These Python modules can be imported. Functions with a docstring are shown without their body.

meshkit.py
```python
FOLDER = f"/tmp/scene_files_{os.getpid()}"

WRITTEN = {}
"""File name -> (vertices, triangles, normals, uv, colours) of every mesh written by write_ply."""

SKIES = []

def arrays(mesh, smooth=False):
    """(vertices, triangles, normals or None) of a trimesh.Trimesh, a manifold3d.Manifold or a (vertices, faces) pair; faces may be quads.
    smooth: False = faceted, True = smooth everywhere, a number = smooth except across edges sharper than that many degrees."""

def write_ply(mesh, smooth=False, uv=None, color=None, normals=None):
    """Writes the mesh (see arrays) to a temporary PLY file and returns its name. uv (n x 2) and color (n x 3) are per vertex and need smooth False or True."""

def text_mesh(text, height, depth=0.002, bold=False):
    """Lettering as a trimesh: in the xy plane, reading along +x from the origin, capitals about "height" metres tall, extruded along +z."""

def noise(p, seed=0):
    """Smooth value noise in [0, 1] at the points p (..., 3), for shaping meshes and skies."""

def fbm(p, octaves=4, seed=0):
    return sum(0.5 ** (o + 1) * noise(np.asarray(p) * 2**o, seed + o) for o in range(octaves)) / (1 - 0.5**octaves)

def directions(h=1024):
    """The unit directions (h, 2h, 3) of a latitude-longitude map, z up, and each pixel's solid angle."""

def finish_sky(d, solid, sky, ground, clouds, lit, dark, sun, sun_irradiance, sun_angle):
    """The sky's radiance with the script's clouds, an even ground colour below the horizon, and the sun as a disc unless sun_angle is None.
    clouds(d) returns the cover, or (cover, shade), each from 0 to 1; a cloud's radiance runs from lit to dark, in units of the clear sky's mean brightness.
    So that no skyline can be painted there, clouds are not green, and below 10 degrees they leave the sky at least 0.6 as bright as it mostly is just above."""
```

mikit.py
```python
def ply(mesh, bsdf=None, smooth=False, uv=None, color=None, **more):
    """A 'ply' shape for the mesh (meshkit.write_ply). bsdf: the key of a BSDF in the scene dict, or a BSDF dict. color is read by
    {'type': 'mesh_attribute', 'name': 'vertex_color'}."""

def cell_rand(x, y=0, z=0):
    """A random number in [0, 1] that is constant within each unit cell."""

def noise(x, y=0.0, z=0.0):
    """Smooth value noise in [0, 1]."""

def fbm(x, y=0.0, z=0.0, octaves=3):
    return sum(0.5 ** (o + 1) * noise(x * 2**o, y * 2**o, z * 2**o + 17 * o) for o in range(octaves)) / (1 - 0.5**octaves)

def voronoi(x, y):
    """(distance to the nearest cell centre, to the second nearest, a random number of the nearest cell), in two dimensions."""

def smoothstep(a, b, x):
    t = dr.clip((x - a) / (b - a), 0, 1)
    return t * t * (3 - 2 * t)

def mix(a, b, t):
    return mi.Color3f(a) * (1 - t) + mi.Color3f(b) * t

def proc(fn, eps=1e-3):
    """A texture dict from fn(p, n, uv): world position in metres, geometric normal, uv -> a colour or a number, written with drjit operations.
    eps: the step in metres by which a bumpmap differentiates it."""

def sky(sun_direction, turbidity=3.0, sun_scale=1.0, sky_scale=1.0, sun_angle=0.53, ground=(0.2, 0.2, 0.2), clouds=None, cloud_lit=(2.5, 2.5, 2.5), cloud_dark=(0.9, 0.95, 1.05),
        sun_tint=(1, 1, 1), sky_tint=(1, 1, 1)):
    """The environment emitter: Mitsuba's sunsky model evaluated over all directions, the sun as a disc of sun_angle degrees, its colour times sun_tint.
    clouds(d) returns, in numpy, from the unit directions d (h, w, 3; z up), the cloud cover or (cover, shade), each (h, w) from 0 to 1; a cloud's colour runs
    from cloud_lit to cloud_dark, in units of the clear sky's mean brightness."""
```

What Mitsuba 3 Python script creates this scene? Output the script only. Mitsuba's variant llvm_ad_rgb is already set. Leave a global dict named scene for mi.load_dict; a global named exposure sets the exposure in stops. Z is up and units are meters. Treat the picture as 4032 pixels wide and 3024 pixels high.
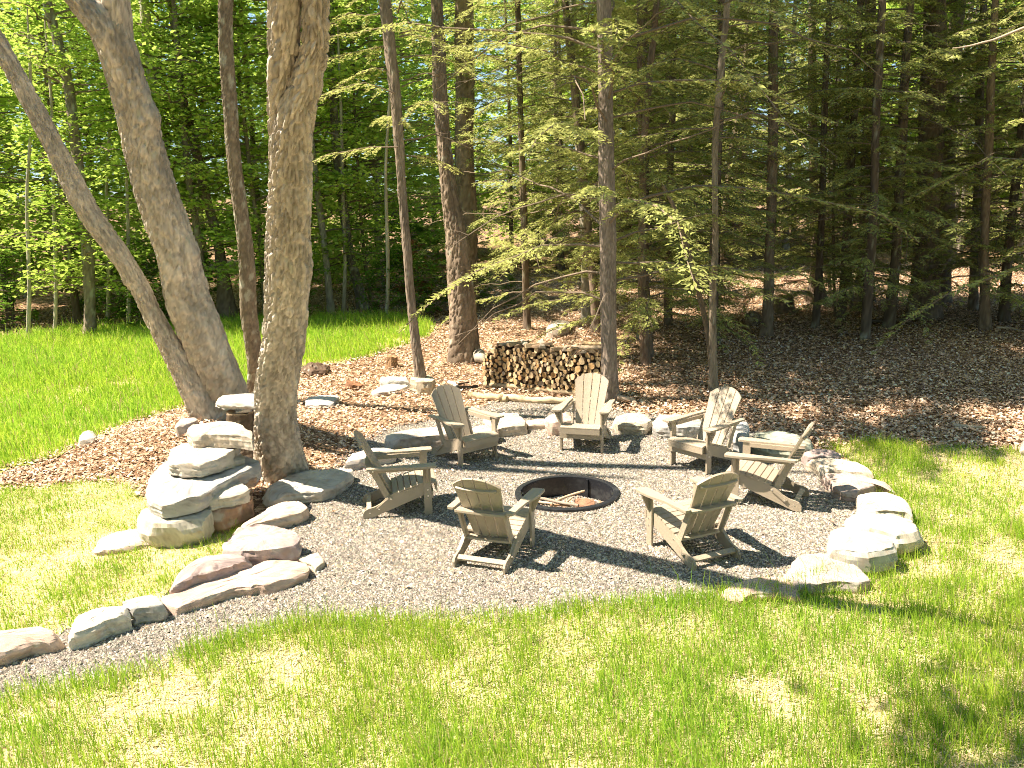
import math
import numpy as np
import trimesh, shapely
from shapely.geometry import Polygon, Point
import mitsuba as mi
import drjit as dr
import meshkit, mikit
from mikit import proc, noise, fbm, voronoi, cell_rand, smoothstep, mix

T = mi.ScalarTransform4f
rng = np.random.default_rng(11)
scene, labels = {}, {}

# ---------------------------------------------------------------- camera, sky, exposure
W, H = 4032.0, 3024.0                       # the photograph's own pixels, used to find where things stand
FOC, EYE = 3484.6, np.array([0, 0, 3.494])
PITCH, ROLL = math.radians(12.483), math.radians(-1.596)
FW = np.array([0, math.cos(PITCH), -math.sin(PITCH)])
RT0 = np.array([1.0, 0, 0]); UP0 = np.cross(RT0, FW)
RT = math.cos(ROLL) * RT0 + math.sin(ROLL) * UP0
UP = -math.sin(ROLL) * RT0 + math.cos(ROLL) * UP0
scene['camera'] = {'type': 'perspective', 'fov': math.degrees(2 * math.atan(W / 2 / FOC)), 'fov_axis': 'x',
                   'near_clip': 0.1, 'far_clip': 2000.0,
                   'to_world': T().look_at(origin=EYE.tolist(), target=(EYE + FW).tolist(), up=UP.tolist())}
SUN = (-0.68, 0.0, 1.0)
scene['sky'] = mikit.sky(SUN, turbidity=3.0, sky_scale=0.6, sky_tint=(1.0, 1.0, 0.99), sun_tint=(1.0, 1.0, 1.01), ground=(0.10, 0.11, 0.05))
exposure = 3.5


# ---------------------------------------------------------------- helpers
def ray(u, v):
    return FW + RT * (u - W / 2) / FOC + UP * (H / 2 - v) / FOC


def P(u, v, z=0.0):
    """the point at height z that the photograph shows at (u, v)"""
    d = ray(u, v)
    return EYE + d * (z - EYE[2]) / d[2]


def PY(u, v, y):
    """the point of the upright plane at depth y"""
    d = ray(u, v)
    return EYE + d * y / d[1]


S = 4032 / 2212.0


def G2(u, v, z=0.0):
    return P(u * S, v * S, z)


def nz(p, seed=0):
    return meshkit.noise(np.asarray(p, float), seed)


def nfbm(p, o=4, seed=0):
    return meshkit.fbm(np.asarray(p, float), o, seed)


def n2(x, y, f, seed=0, o=3):
    return nfbm(np.stack([np.asarray(x) * f, np.asarray(y) * f, np.zeros_like(np.asarray(x, float)) + 3.3], -1), o, seed)


def hgt(x, y):
    """the lie of the land"""
    x, y = np.asarray(x, float), np.asarray(y, float)
    mound = 0.34 * np.exp(-(((x + 4.4) / 1.5) ** 2 + ((y - 12.3) / 1.3) ** 2))
    away = np.clip((np.hypot(x - 0.6, y - 9.6) - 4.6) / 5.0, 0, 1)
    return mound + away * 0.16 * (n2(x, y, 0.33, 5) - 0.5) + np.clip((y - 30) / 60, 0, 1.5) * 0.3


NUM = {}


def numbered(name):
    n = NUM.get(name, 0)
    NUM[name] = n + 1
    return name if n == 0 else f'{name}_{n:03d}'


def tag(key, label=None, cat=None, group=None, kind=None):
    d = labels.setdefault(key, {})
    for a, b in (('label', label), ('category', cat), ('group', group), ('kind', kind)):
        if b: d[a] = b
    return key


def put(name, mesh, bsdf, parent=None, smooth=False, color=None, m=None):
    key = numbered(f'{parent}__{name}' if parent else name)
    d = mikit.ply(mesh, bsdf, smooth=smooth, color=color)
    if m is not None: d['to_world'] = m
    scene[key] = d
    return key


def put_dict(name, d, parent=None, m=None):
    key = numbered(f'{parent}__{name}' if parent else name)
    scene[key] = {**d, 'to_world': m} if m is not None else dict(d)
    return key


def group(key, mesh, bsdf, smooth=False, color=None):
    scene[key] = {'type': 'shapegroup', 'piece': mikit.ply(mesh, bsdf, smooth=smooth, color=color)}


def inst(key, gid, x, y, z, rot=0, s=1.0, sz=None, tilt=(0, 0)):
    m = T().translate([float(x), float(y), float(z)])
    if tilt != (0, 0):
        m = m @ T().rotate([1, 0, 0], tilt[0]) @ T().rotate([0, 1, 0], tilt[1])
    scene[key] = {'type': 'instance', 'shapegroup': {'type': 'ref', 'id': gid},
                  'to_world': m @ T().rotate([0, 0, 1], float(rot)) @ T().scale([s, s, sz or s])}


def rgb(*c):
    return {'type': 'rgb', 'value': list(c)}


VC = {'type': 'mesh_attribute', 'name': 'vertex_color'}


def box(x0, x1, y0, y1, z0, z1):
    v = np.array([[x, y, z] for x in (x0, x1) for y in (y0, y1) for z in (z0, z1)], float)
    f = np.array([[0, 1, 3], [0, 3, 2], [4, 6, 7], [4, 7, 5], [0, 4, 5], [0, 5, 1], [2, 3, 7], [2, 7, 6], [0, 2, 6], [0, 6, 4], [1, 5, 7], [1, 7, 3]])
    return trimesh.Trimesh(v, f, process=False)


def extrude(poly, t):
    return trimesh.creation.extrude_polygon(Polygon(poly), t, engine='earcut')


def side_plate(poly_yz, x0, x1):
    """a plate cut along a (y, z) outline, between x0 and x1"""
    m = extrude(poly_yz, x1 - x0)
    v = np.array(m.vertices)
    m.vertices = np.stack([x0 + v[:, 2], v[:, 0], v[:, 1]], 1)
    return m


def cat(ms):
    return trimesh.util.concatenate(ms)


def resample(pts, n):
    pts = np.asarray(pts, float)
    d = np.r_[0, np.cumsum(np.linalg.norm(np.diff(pts[:, :3], axis=0), axis=1))]
    s = np.linspace(0, d[-1], n)
    from scipy.interpolate import PchipInterpolator
    return PchipInterpolator(d, pts)(s), s


def tube(pts, rad, sides=8, cap=True):
    """plain closed tube"""
    p = np.asarray(pts, float)
    t = np.gradient(p, axis=0); t /= np.linalg.norm(t, axis=1, keepdims=True) + 1e-12
    ref = np.where(np.abs(t[:, 2:]) < 0.9, [[0, 0, 1.0]], [[1.0, 0, 0]])
    if np.abs(t[:, 2]).mean() > 0.6: ref = np.tile([[0, 1.0, 0]], (len(p), 1))
    a = np.cross(t, ref); a /= np.linalg.norm(a, axis=1, keepdims=True) + 1e-12
    b = np.cross(t, a)
    th = np.arange(sides) * 2 * np.pi / sides
    r = np.broadcast_to(rad, (len(p),))[:, None, None]
    v = p[:, None] + r * (np.cos(th)[None, :, None] * a[:, None] + np.sin(th)[None, :, None] * b[:, None])
    n = len(p)
    i, j = np.meshgrid(np.arange(n - 1), np.arange(sides), indexing='ij')
    q = np.stack([i * sides + j, i * sides + (j + 1) % sides, (i + 1) * sides + (j + 1) % sides, (i + 1) * sides + j], -1).reshape(-1, 4)
    f = np.vstack([q[:, [0, 2, 1]], q[:, [0, 3, 2]]])
    v = v.reshape(-1, 3)
    if cap:
        v = np.vstack([v, p[:1], p[-1:]])
        k = np.arange(sides)
        f = np.vstack([f, np.stack([k * 0 + len(v) - 2, k, (k + 1) % sides], 1), np.stack([k * 0 + len(v) - 1, (n - 1) * sides + (k + 1) % sides, (n - 1) * sides + k], 1)])
    return trimesh.Trimesh(v, f, process=False)


def stem(pts, n_along, sides, amp, base, spots, seed, ridge=0.03, stretch=4.0, flare=0.0, knobs=()):
    """a trunk: rows of (x, y, z, radius) -> bark-covered tube with furrows in its surface; returns mesh and colours"""
    q, s = resample(pts, n_along)
    p, r = q[:, :3], q[:, 3]
    t = np.gradient(p, axis=0); t /= np.linalg.norm(t, axis=1, keepdims=True)
    a = np.cross(t, np.tile([[0, 1.0, 0]], (len(p), 1))); a /= np.linalg.norm(a, axis=1, keepdims=True)
    b = np.cross(t, a)
    th = np.arange(sides) * 2 * np.pi / sides
    c, sn = np.cos(th)[None, :], np.sin(th)[None, :]
    lob = 1 + 0.06 * np.sin(2 * th[None, :] + s[:, None] * 1.3 + seed) + 0.04 * np.sin(3 * th[None, :] - s[:, None] * 2.1 + seed)
    R = r[:, None] * lob
    if flare:
        R = R * (1 + flare * np.exp(-s[:, None] / (2.2 * r[0])) * (0.7 + 0.5 * np.sin(4 * th[None, :] + seed)))
    for (sa, ang, size, up) in knobs:
        dth = np.angle(np.exp(1j * (th[None, :] - ang)))
        R = R + up * np.exp(-((s[:, None] - sa) / size) ** 2 - (dth * r[:, None] / size) ** 2)
    wob = 0.7 * (nz(np.stack([c * r[:, None] * 9, sn * r[:, None] * 9, np.broadcast_to(s[:, None] * 3.5, R.shape)], -1), seed) - 0.5)
    x = np.stack([c * r[:, None] / ridge + wob, sn * r[:, None] / ridge + wob, np.broadcast_to(s[:, None], R.shape) / (ridge * stretch)], -1)
    rg = np.random.default_rng(seed + 17)
    area = 2 * np.pi * r.mean() / ridge * s[-1] / (ridge * stretch)
    m = int(max(60, 1.3 * area))
    sc_, tc_ = rg.uniform(-0.05, 1.05, m) * s[-1], rg.uniform(0, 2 * np.pi, m)
    rc_ = np.interp(sc_, s, r) / ridge
    from scipy.spatial import cKDTree
    dist, idx = cKDTree(np.stack([rc_ * np.cos(tc_), rc_ * np.sin(tc_), sc_ / (ridge * stretch)], 1)).query(x.reshape(-1, 3), k=2)
    crack = np.clip(1 - (dist[:, 1] - dist[:, 0]) / 0.32, 0, 1).reshape(R.shape)
    tone = rg.uniform(0, 1, m)[idx[:, 0]].reshape(R.shape)
    R = R + 1.35 * amp * (0.55 + 0.6 * (tone - 0.5) - 1.3 * crack) + 0.5 * amp * (nz(x * [3, 3, 6], seed + 2) - 0.5)
    v = p[:, None] + R[..., None] * (c[..., None] * a[:, None] + sn[..., None] * b[:, None])
    n = len(p)
    i, j = np.meshgrid(np.arange(n - 1), np.arange(sides), indexing='ij')
    f = np.stack([i * sides + j, i * sides + (j + 1) % sides, (i + 1) * sides + (j + 1) % sides, (i + 1) * sides + j], -1).reshape(-1, 4)
    f = np.vstack([f[:, [0, 2, 1]], f[:, [0, 3, 2]]])
    # bark colour: fine streaks and patches of lichen, independent of the furrows
    y = np.stack([c * r[:, None], sn * r[:, None], np.broadcast_to(s[:, None], R.shape)], -1)
    g = (0.72 + 0.5 * tone) * (0.7 + 0.6 * nz(y * [60, 60, 25], seed + 4)) * (0.75 + 0.5 * nz(y * [5, 5, 1.6], seed + 5))
    base = np.array(base)
    col = base * g[..., None]
    lich = np.clip((nfbm(y * [11, 11, 6], 4, seed + 6) - (1 - spots)) * 9, 0, 0.8)[..., None]
    col = col * (1 - lich) + lich * np.array([0.42, 0.43, 0.36])
    return trimesh.Trimesh(v.reshape(-1, 3), f, process=False), col.reshape(-1, 3)


def leaves(c, nrm, along, length, width, fold=0.18):
    """folded kite-shaped leaves: 2 triangles each"""
    c = np.asarray(c); nrm = nrm / (np.linalg.norm(nrm, axis=1, keepdims=True) + 1e-9)
    along = along - (along * nrm).sum(1, keepdims=True) * nrm
    along /= np.linalg.norm(along, axis=1, keepdims=True) + 1e-9
    side = np.cross(nrm, along)
    L, Wd = np.broadcast_to(length, (len(c),))[:, None], np.broadcast_to(width, (len(c),))[:, None]
    b, t = c - along * L * 0.5, c + along * L * 0.5
    m = c - along * L * 0.06 + nrm * Wd * fold
    v = np.stack([b, m + side * Wd * 0.5, t, m - side * Wd * 0.5], 1).reshape(-1, 3)
    k = np.arange(len(c))[:, None] * 4
    f = np.vstack([k + [0, 2, 1], k + [0, 3, 2]])
    return v, f


def blades(x, y, z, h, w, lean, az, face):
    """grass blades: two segments, 3 triangles"""
    n = len(x)
    d = np.stack([np.cos(az), np.sin(az), np.zeros(n)], 1)
    sd = np.stack([np.cos(face), np.sin(face), np.zeros(n)], 1) * (w / 2)[:, None]
    b = np.stack([x, y, z], 1)
    m = b + d * (lean * h * 0.35)[:, None] + [0, 0, 1] * (h * 0.6)[:, None]
    t = b + d * (lean * h)[:, None] + [0, 0, 1] * (h * np.sqrt(np.clip(1 - 0.6 * lean ** 2, 0.1, 1)))[:, None]
    v = np.stack([b - sd, b + sd, m - sd * 0.8, m + sd * 0.8, t], 1).reshape(-1, 3)
    k = np.arange(n)[:, None] * 5
    f = np.vstack([k + [0, 1, 3], k + [0, 3, 2], k + [2, 3, 4]])
    return v, f


def per(col, n):
    return np.repeat(col, n, axis=0)


def unit(n, r):
    v = r.normal(size=(n, 3))
    return v / np.linalg.norm(v, axis=1, keepdims=True)


def inside(poly, x, y):
    return shapely.contains_xy(poly, x, y)


# ---------------------------------------------------------------- materials
def twosided(d):
    return {'type': 'twosided', 'bsdf': d}


scene['bark_skin'] = twosided({'type': 'diffuse', 'reflectance': VC})
scene['stone_skin'] = twosided({'type': 'principled', 'base_color': VC, 'roughness': 0.75, 'specular': 0.3})
scene['leaf_skin'] = {'type': 'principledthin', 'base_color': VC, 'roughness': 0.5, 'diff_trans': 1.0, 'spec_trans': 0.0, 'eta': 1.35}
scene['needle_skin'] = {'type': 'principledthin', 'base_color': VC, 'roughness': 0.55, 'diff_trans': 0.75, 'spec_trans': 0.0, 'eta': 1.35}
scene['grass_skin'] = {'type': 'principledthin', 'base_color': VC, 'roughness': 0.5, 'diff_trans': 0.9, 'spec_trans': 0.0, 'eta': 1.3}
scene['dry_leaf_skin'] = twosided({'type': 'principled', 'base_color': VC, 'roughness': 0.6, 'specular': 0.35})
scene['wood_skin'] = twosided({'type': 'diffuse', 'reflectance': VC})


def poly_tan(p, n, uv):
    g = noise(p.x * 90, p.y * 90, p.z * 90) * 0.06 + fbm(p.x * 7, p.y * 7, p.z * 7) * 0.10 + 0.90
    return mi.Color3f(0.335, 0.29, 0.228) * g


scene['chair_plastic'] = twosided({'type': 'principled', 'base_color': proc(poly_tan), 'roughness': 0.48, 'specular': 0.45})
scene['bolt_metal'] = {'type': 'roughconductor', 'material': 'Al', 'alpha': 0.3}


def black_paint(p, n, uv):
    d = smoothstep(0.55, 0.75, fbm(p.x * 9, p.y * 9, p.z * 9))
    return mix((0.008, 0.010, 0.016), (0.035, 0.04, 0.046), d * 0.7 + 0.3 * noise(p.x * 120, p.y * 120, p.z * 120))


scene['ring_paint'] = twosided({'type': 'principled', 'base_color': proc(black_paint), 'roughness': 0.38, 'specular': 0.5})


def soil(p, n, uv):
    a = fbm(p.x * 0.7, p.y * 0.7, 1.0)
    d1, d2, r = voronoi(p.x * 13 + 2 * noise(p.x * 5, p.y * 5), p.y * 13)
    leaf = mix((0.16, 0.10, 0.06), (0.52, 0.38, 0.26), r * r)
    dark = smoothstep(0.02, 0.16, d2 - d1)
    c = mix((0.055, 0.035, 0.022), leaf, dark)
    return c * (0.8 + 0.4 * a) * (0.75 + 0.5 * noise(p.x * 60, p.y * 60))


def turf(p, n, uv):
    a = fbm(p.x * 1.3 + 4, p.y * 1.3, 2.0)
    b = fbm(p.x * 38, p.y * 21, 3.0, octaves=2)
    straw = mix((0.30, 0.24, 0.12), (0.58, 0.51, 0.30), b)
    green = mix((0.13, 0.17, 0.03), (0.30, 0.34, 0.07), b)
    return mix(straw, green, smoothstep(0.42, 0.72, a) * 0.75)


def gravel_base(p, n, uv):
    d1, d2, r = voronoi(p.x * 38, p.y * 38)
    return mi.Color3f(0.20, 0.185, 0.165) * (0.55 + 0.9 * r) * smoothstep(-0.05, 0.25, d2 - d1)


scene['soil_skin'] = twosided({'type': 'diffuse', 'reflectance': proc(soil)})
scene['turf_skin'] = twosided({'type': 'diffuse', 'reflectance': proc(turf)})
scene['gravel_skin'] = twosided({'type': 'diffuse', 'reflectance': proc(gravel_base)})

# ---------------------------------------------------------------- the ground
RING = np.array([0.603, 9.747])


def poly2(pts):
    return Polygon([G2(*p)[:2] for p in pts]).buffer(0)


GRAVEL = poly2([(-260, 1560), (0, 1508), (150, 1480), (300, 1455), (420, 1408), (640, 1350), (900, 1345), (1100, 1335), (1300, 1312), (1450, 1302), (1600, 1292), (1760, 1270),
                (1860, 1230), (1905, 1180), (1905, 1110), (1850, 1050), (1760, 990), (1680, 950), (1560, 915), (1430, 902), (1300, 885), (1255, 862), (1120, 862), (1060, 872), (1010, 895),
                (850, 925), (780, 965), (735, 1010), (640, 1050), (620, 1090), (600, 1140), (560, 1190), (480, 1230), (380, 1290), (280, 1320), (160, 1355), (60, 1390), (-260, 1450)])
MEADOW = poly2([(-900, 800), (-300, 760), (0, 735), (150, 715), (340, 705), (480, 692), (570, 690), (660, 690), (800, 686), (880, 690), (938, 706), (925, 728), (880, 745), (800, 770),
                (740, 785), (660, 797), (560, 840), (440, 868), (380, 890), (330, 905), (250, 935), (190, 970), (110, 1000), (0, 1020), (-300, 1060), (-900, 1120)])
YARD = poly2([(-400, 1080), (-100, 1058), (100, 1058), (200, 1045), (300, 1055), (330, 1100), (440, 1160), (540, 1130), (525, 1200), (385, 1275), (275, 1318), (165, 1362), (0, 1392), (-400, 1455)])
LAWN = poly2([(-300, 1555), (0, 1503), (150, 1476), (300, 1450), (420, 1402), (640, 1345), (900, 1342), (1100, 1330), (1300, 1308), (1450, 1298), (1560, 1288), (1700, 1270), (1850, 1225),
              (1930, 1180), (1930, 1110), (1880, 1045), (1800, 985), (1780, 965), (1880, 955), (2030, 962), (2212, 975), (2500, 985), (2900, 1800), (2600, 2400), (-1200, 2400), (-900, 1700)])
for q in (GRAVEL,):
    shapely.prepare(q)
HOLE = Point(*RING).buffer(0.56)
GRAVEL_H = GRAVEL.difference(HOLE)
for q in (GRAVEL_H, MEADOW, YARD, LAWN):
    shapely.prepare(q)


def sheet(poly, step, lift, hole=None, bounds=None):
    x0, y0, x1, y1 = bounds or poly.bounds
    xs, ys = np.arange(x0 - step, x1 + 2 * step, step), np.arange(y0 - step, y1 + 2 * step, step)
    X, Y = np.meshgrid(xs, ys, indexing='ij')
    cx, cy = X[:-1, :-1] + step / 2, Y[:-1, :-1] + step / 2
    keep = np.ones(cx.shape, bool) if poly is None else inside(poly, cx.ravel(), cy.ravel()).reshape(cx.shape)
    if hole is not None: keep &= ~inside(hole, cx.ravel(), cy.ravel()).reshape(cx.shape)
    i, j = np.nonzero(keep)
    n = len(ys)
    q = np.stack([i * n + j, (i + 1) * n + j, (i + 1) * n + j + 1, i * n + j + 1], 1)
    v = np.stack([X.ravel(), Y.ravel(), hgt(X.ravel(), Y.ravel()) + lift], 1)
    f = np.vstack([q[:, [0, 1, 2]], q[:, [0, 2, 3]]])
    used, f2 = np.unique(f, return_inverse=True)
    return v[used], f2.reshape(-1, 3)


HOLE_G = Point(*RING).buffer(0.5)
near = sheet(None, 0.06, 0.0, Point(*RING).buffer(0.57), (-1.2, 8.0, 2.4, 11.6))
mid_rect = shapely.box(-1.2 + -0.05, 8.0 - 0.05, 2.4 + 0.05, 11.6 + 0.05)
mid = sheet(None, 0.5, -0.003, mid_rect.buffer(-0.45), (-45, -10, 45, 66))
far_ring = np.array([[-900, -900], [900, -900], [900, 900], [-900, 900]])
fv = np.array([[x, y, 0.6 if y > 60 else 0.0] for x in (-900, -44, 44, 900) for y in (-900, -9, 65, 900)], float)
fv[:, 2] = np.where(fv[:, 1] > 60, 0.1, -0.1)
ff = []
for i in range(3):
    for j in range(3):
        if (i, j) != (1, 1):
            a = i * 4 + j
            ff += [[a, a + 4, a + 5], [a, a + 5, a + 1]]
tag(put('ground', cat([trimesh.Trimesh(*near, process=False), trimesh.Trimesh(*mid, process=False), trimesh.Trimesh(fv, ff, process=False)]), 'soil_skin'),
    'brown forest floor of soil and old leaves', kind='structure')
tag(put('gravel_path', sheet(GRAVEL, 0.05, 0.012, HOLE), 'gravel_skin', smooth=True), 'bed of crushed grey stone around the fire ring and along the path', kind='structure')
tag(put('meadow', sheet(MEADOW, 0.25, 0.012), 'turf_skin', smooth=True), 'sunlit clearing of seeded soil behind the leaning trunks', kind='structure')
tag(put('side_lawn', sheet(YARD, 0.12, 0.016), 'turf_skin', smooth=True), 'patch of young lawn left of the stone edging', kind='structure')
tag(put('front_lawn', sheet(LAWN, 0.12, 0.008), 'turf_skin', smooth=True), 'straw covered young lawn in the foreground', kind='structure')


# ---------------------------------------------------------------- loose gravel, grass, litter
def scatter(poly, density, r, bounds=None):
    x0, y0, x1, y1 = bounds or poly.bounds
    n = int((x1 - x0) * (y1 - y0) * density)
    x, y = r.uniform(x0, x1, n), r.uniform(y0, y1, n)
    k = inside(poly, x, y)
    return x[k], y[k]


def in_view(x, y, z, margin=120):
    d = np.stack([x, y, np.broadcast_to(z, np.shape(x))], 1) - EYE
    w = d @ FW
    u, v = W / 2 + FOC * (d @ RT) / w, H / 2 - FOC * (d @ UP) / w
    return (w > 0) & (u > -margin * 5) & (u < W + margin * 5) & (v < H + margin * 5)


OCT_V = np.array([[1, 0, -.45], [-1, 0, -.45], [0, 1, -.45], [0, -1, -.45], [0.15, 0.1, 1]], float)   # the half that shows
OCT_F = np.array([[0, 2, 4], [2, 1, 4], [1, 3, 4], [3, 0, 4]])


def pebbles(x, y, z, size, r):
    n = len(x)
    v = OCT_V[None] * (r.uniform(0.6, 1.25, (n, 5))[..., None]) * np.stack([size * r.uniform(0.7, 1.3, n), size * r.uniform(0.6, 1.0, n), size * r.uniform(0.4, 0.7, n)], 1)[:, None]
    a, b = r.uniform(0, 2 * np.pi, n), r.normal(0, 0.35, n)
    ca, sa, cb, sb = np.cos(a), np.sin(a), np.cos(b), np.sin(b)
    v = np.stack([v[..., 0], v[..., 1] * cb[:, None] - v[..., 2] * sb[:, None], v[..., 1] * sb[:, None] + v[..., 2] * cb[:, None]], -1)
    v = np.stack([v[..., 0] * ca[:, None] - v[..., 1] * sa[:, None], v[..., 0] * sa[:, None] + v[..., 1] * ca[:, None], v[..., 2]], -1)
    v = v + np.stack([x, y, z + size * 0.25], 1)[:, None]
    f = (OCT_F[None] + np.arange(n)[:, None, None] * 5).reshape(-1, 3)
    g = r.uniform(0, 1, n)
    c = np.array([0.345, 0.325, 0.29]) * (0.38 + 1.15 * g ** 1.3)[:, None] * (1 + r.normal(0, 0.045, (n, 3)))
    tan = r.uniform(0, 1, n) < 0.07
    c[tan] = np.array([0.44, 0.33, 0.22]) * r.uniform(0.7, 1.1, (tan.sum(), 1))
    return v.reshape(-1, 3), f, np.clip(per(c, 5), 0.02, 0.7)


r1 = np.random.default_rng(3)
gx, gy = scatter(GRAVEL_H.buffer(0.10), 2900, r1)
ed = n2(gx, gy, 3.0, 8)
k = (np.hypot(gx - RING[0], gy - RING[1]) > 0.585) & (shapely.distance(shapely.points(gx, gy), GRAVEL.exterior) > 0.10 * (ed - 0.35)) & (in_view(gx, gy, 0))
gx, gy = gx[k], gy[k]
keep = r1.uniform(0, 1, len(gx)) < np.clip(12.0 / (3.0 + np.hypot(gx, gy)), 0.45, 1)
gx, gy = gx[keep], gy[keep]
pv, pf, pc = pebbles(gx, gy, hgt(gx, gy) + 0.010, r1.lognormal(math.log(0.0135), 0.28, len(gx)), r1)
a = r1.uniform(0, 2 * np.pi, 2200); q = 0.52 * np.sqrt(r1.uniform(0, 1, 2200))
v2, f2, c2 = pebbles(RING[0] + q * np.cos(a), RING[1] + q * np.sin(a), -0.20 + 0 * a, r1.uniform(0.01, 0.02, 2200), r1)
scene['gravel'] = mikit.ply((np.vstack([pv, v2]), np.vstack([pf, f2 + len(pv)])), 'stone_skin', color=np.vstack([pc, c2]))
tag('gravel', 'loose grey crushed stone around the chairs and down the path', 'gravel', kind='stuff')
disk = trimesh.creation.cylinder(0.53, 0.02, sections=40); disk.apply_translation([RING[0], RING[1], -0.215])


def grass_patch(key, poly, n_per, hmean, wd, seed, label, tall=None, thresh=0.35, bounds=None, yellow=0.5, soft=0.25):
    r = np.random.default_rng(seed)
    x, y = scatter(poly.buffer(0.06), n_per, r, bounds)
    k = in_view(x, y, 0.1); x, y = x[k], y[k]
    m = 0.55 * n2(x, y, 1.1, seed, 3) + 0.45 * n2(x, y, 3.4, seed + 1, 2)
    dens = np.clip((m - thresh) / soft, 0.06, 1)
    edge = shapely.distance(shapely.points(x, y), poly.exterior if poly.geom_type == 'Polygon' else poly.boundary)
    if tall is not None:
        dens = np.maximum(dens, tall(x, y))
    dens *= np.clip(edge / 0.08, 0.25, 1)
    k = r.uniform(0, 1, len(x)) < dens
    x, y, m, dens = x[k], y[k], m[k], dens[k]
    n = len(x)
    h = hmean * r.lognormal(0, 0.38, n) * (0.55 + 0.6 * dens)
    lean = np.clip(np.abs(r.normal(0.30, 0.25, n)), 0, 1.0)
    az = r.normal(2.9, 1.5, n)
    v, f = blades(x, y, hgt(x, y) + 0.006, h, wd * r.uniform(0.7, 1.3, n), lean, az, r.uniform(0, np.pi, n))
    t = r.uniform(0, 1, n)[:, None]
    c = np.array([0.18, 0.36, 0.035]) * (1 - t) + np.array([0.44, 0.58, 0.075]) * t
    lush = n2(x, y, 0.8, seed + 9)[:, None]
    c = c * (0.8 + 0.5 * yellow + 0.0 * lush) * (1 + 0.25 * (lush - 0.5) * np.array([1.6, 0.4, 0.2]))
    dry = r.uniform(0, 1, n) < 0.10
    c[dry] = np.array([0.55, 0.47, 0.24]) * r.uniform(0.7, 1.1, (dry.sum(), 1))
    scene[key] = mikit.ply((v, f), 'grass_skin', color=np.clip(per(c, 5), 0.01, 0.8))
    tag(key, label, 'grass', kind='stuff')


def edge_tall(x, y):
    d = shapely.distance(shapely.points(x, y), GRAVEL)
    return np.clip(1.0 - d / 0.45, 0, 1) * np.clip((n2(x, y, 2.2, 77) - 0.25) * 4, 0.15, 1)


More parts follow.
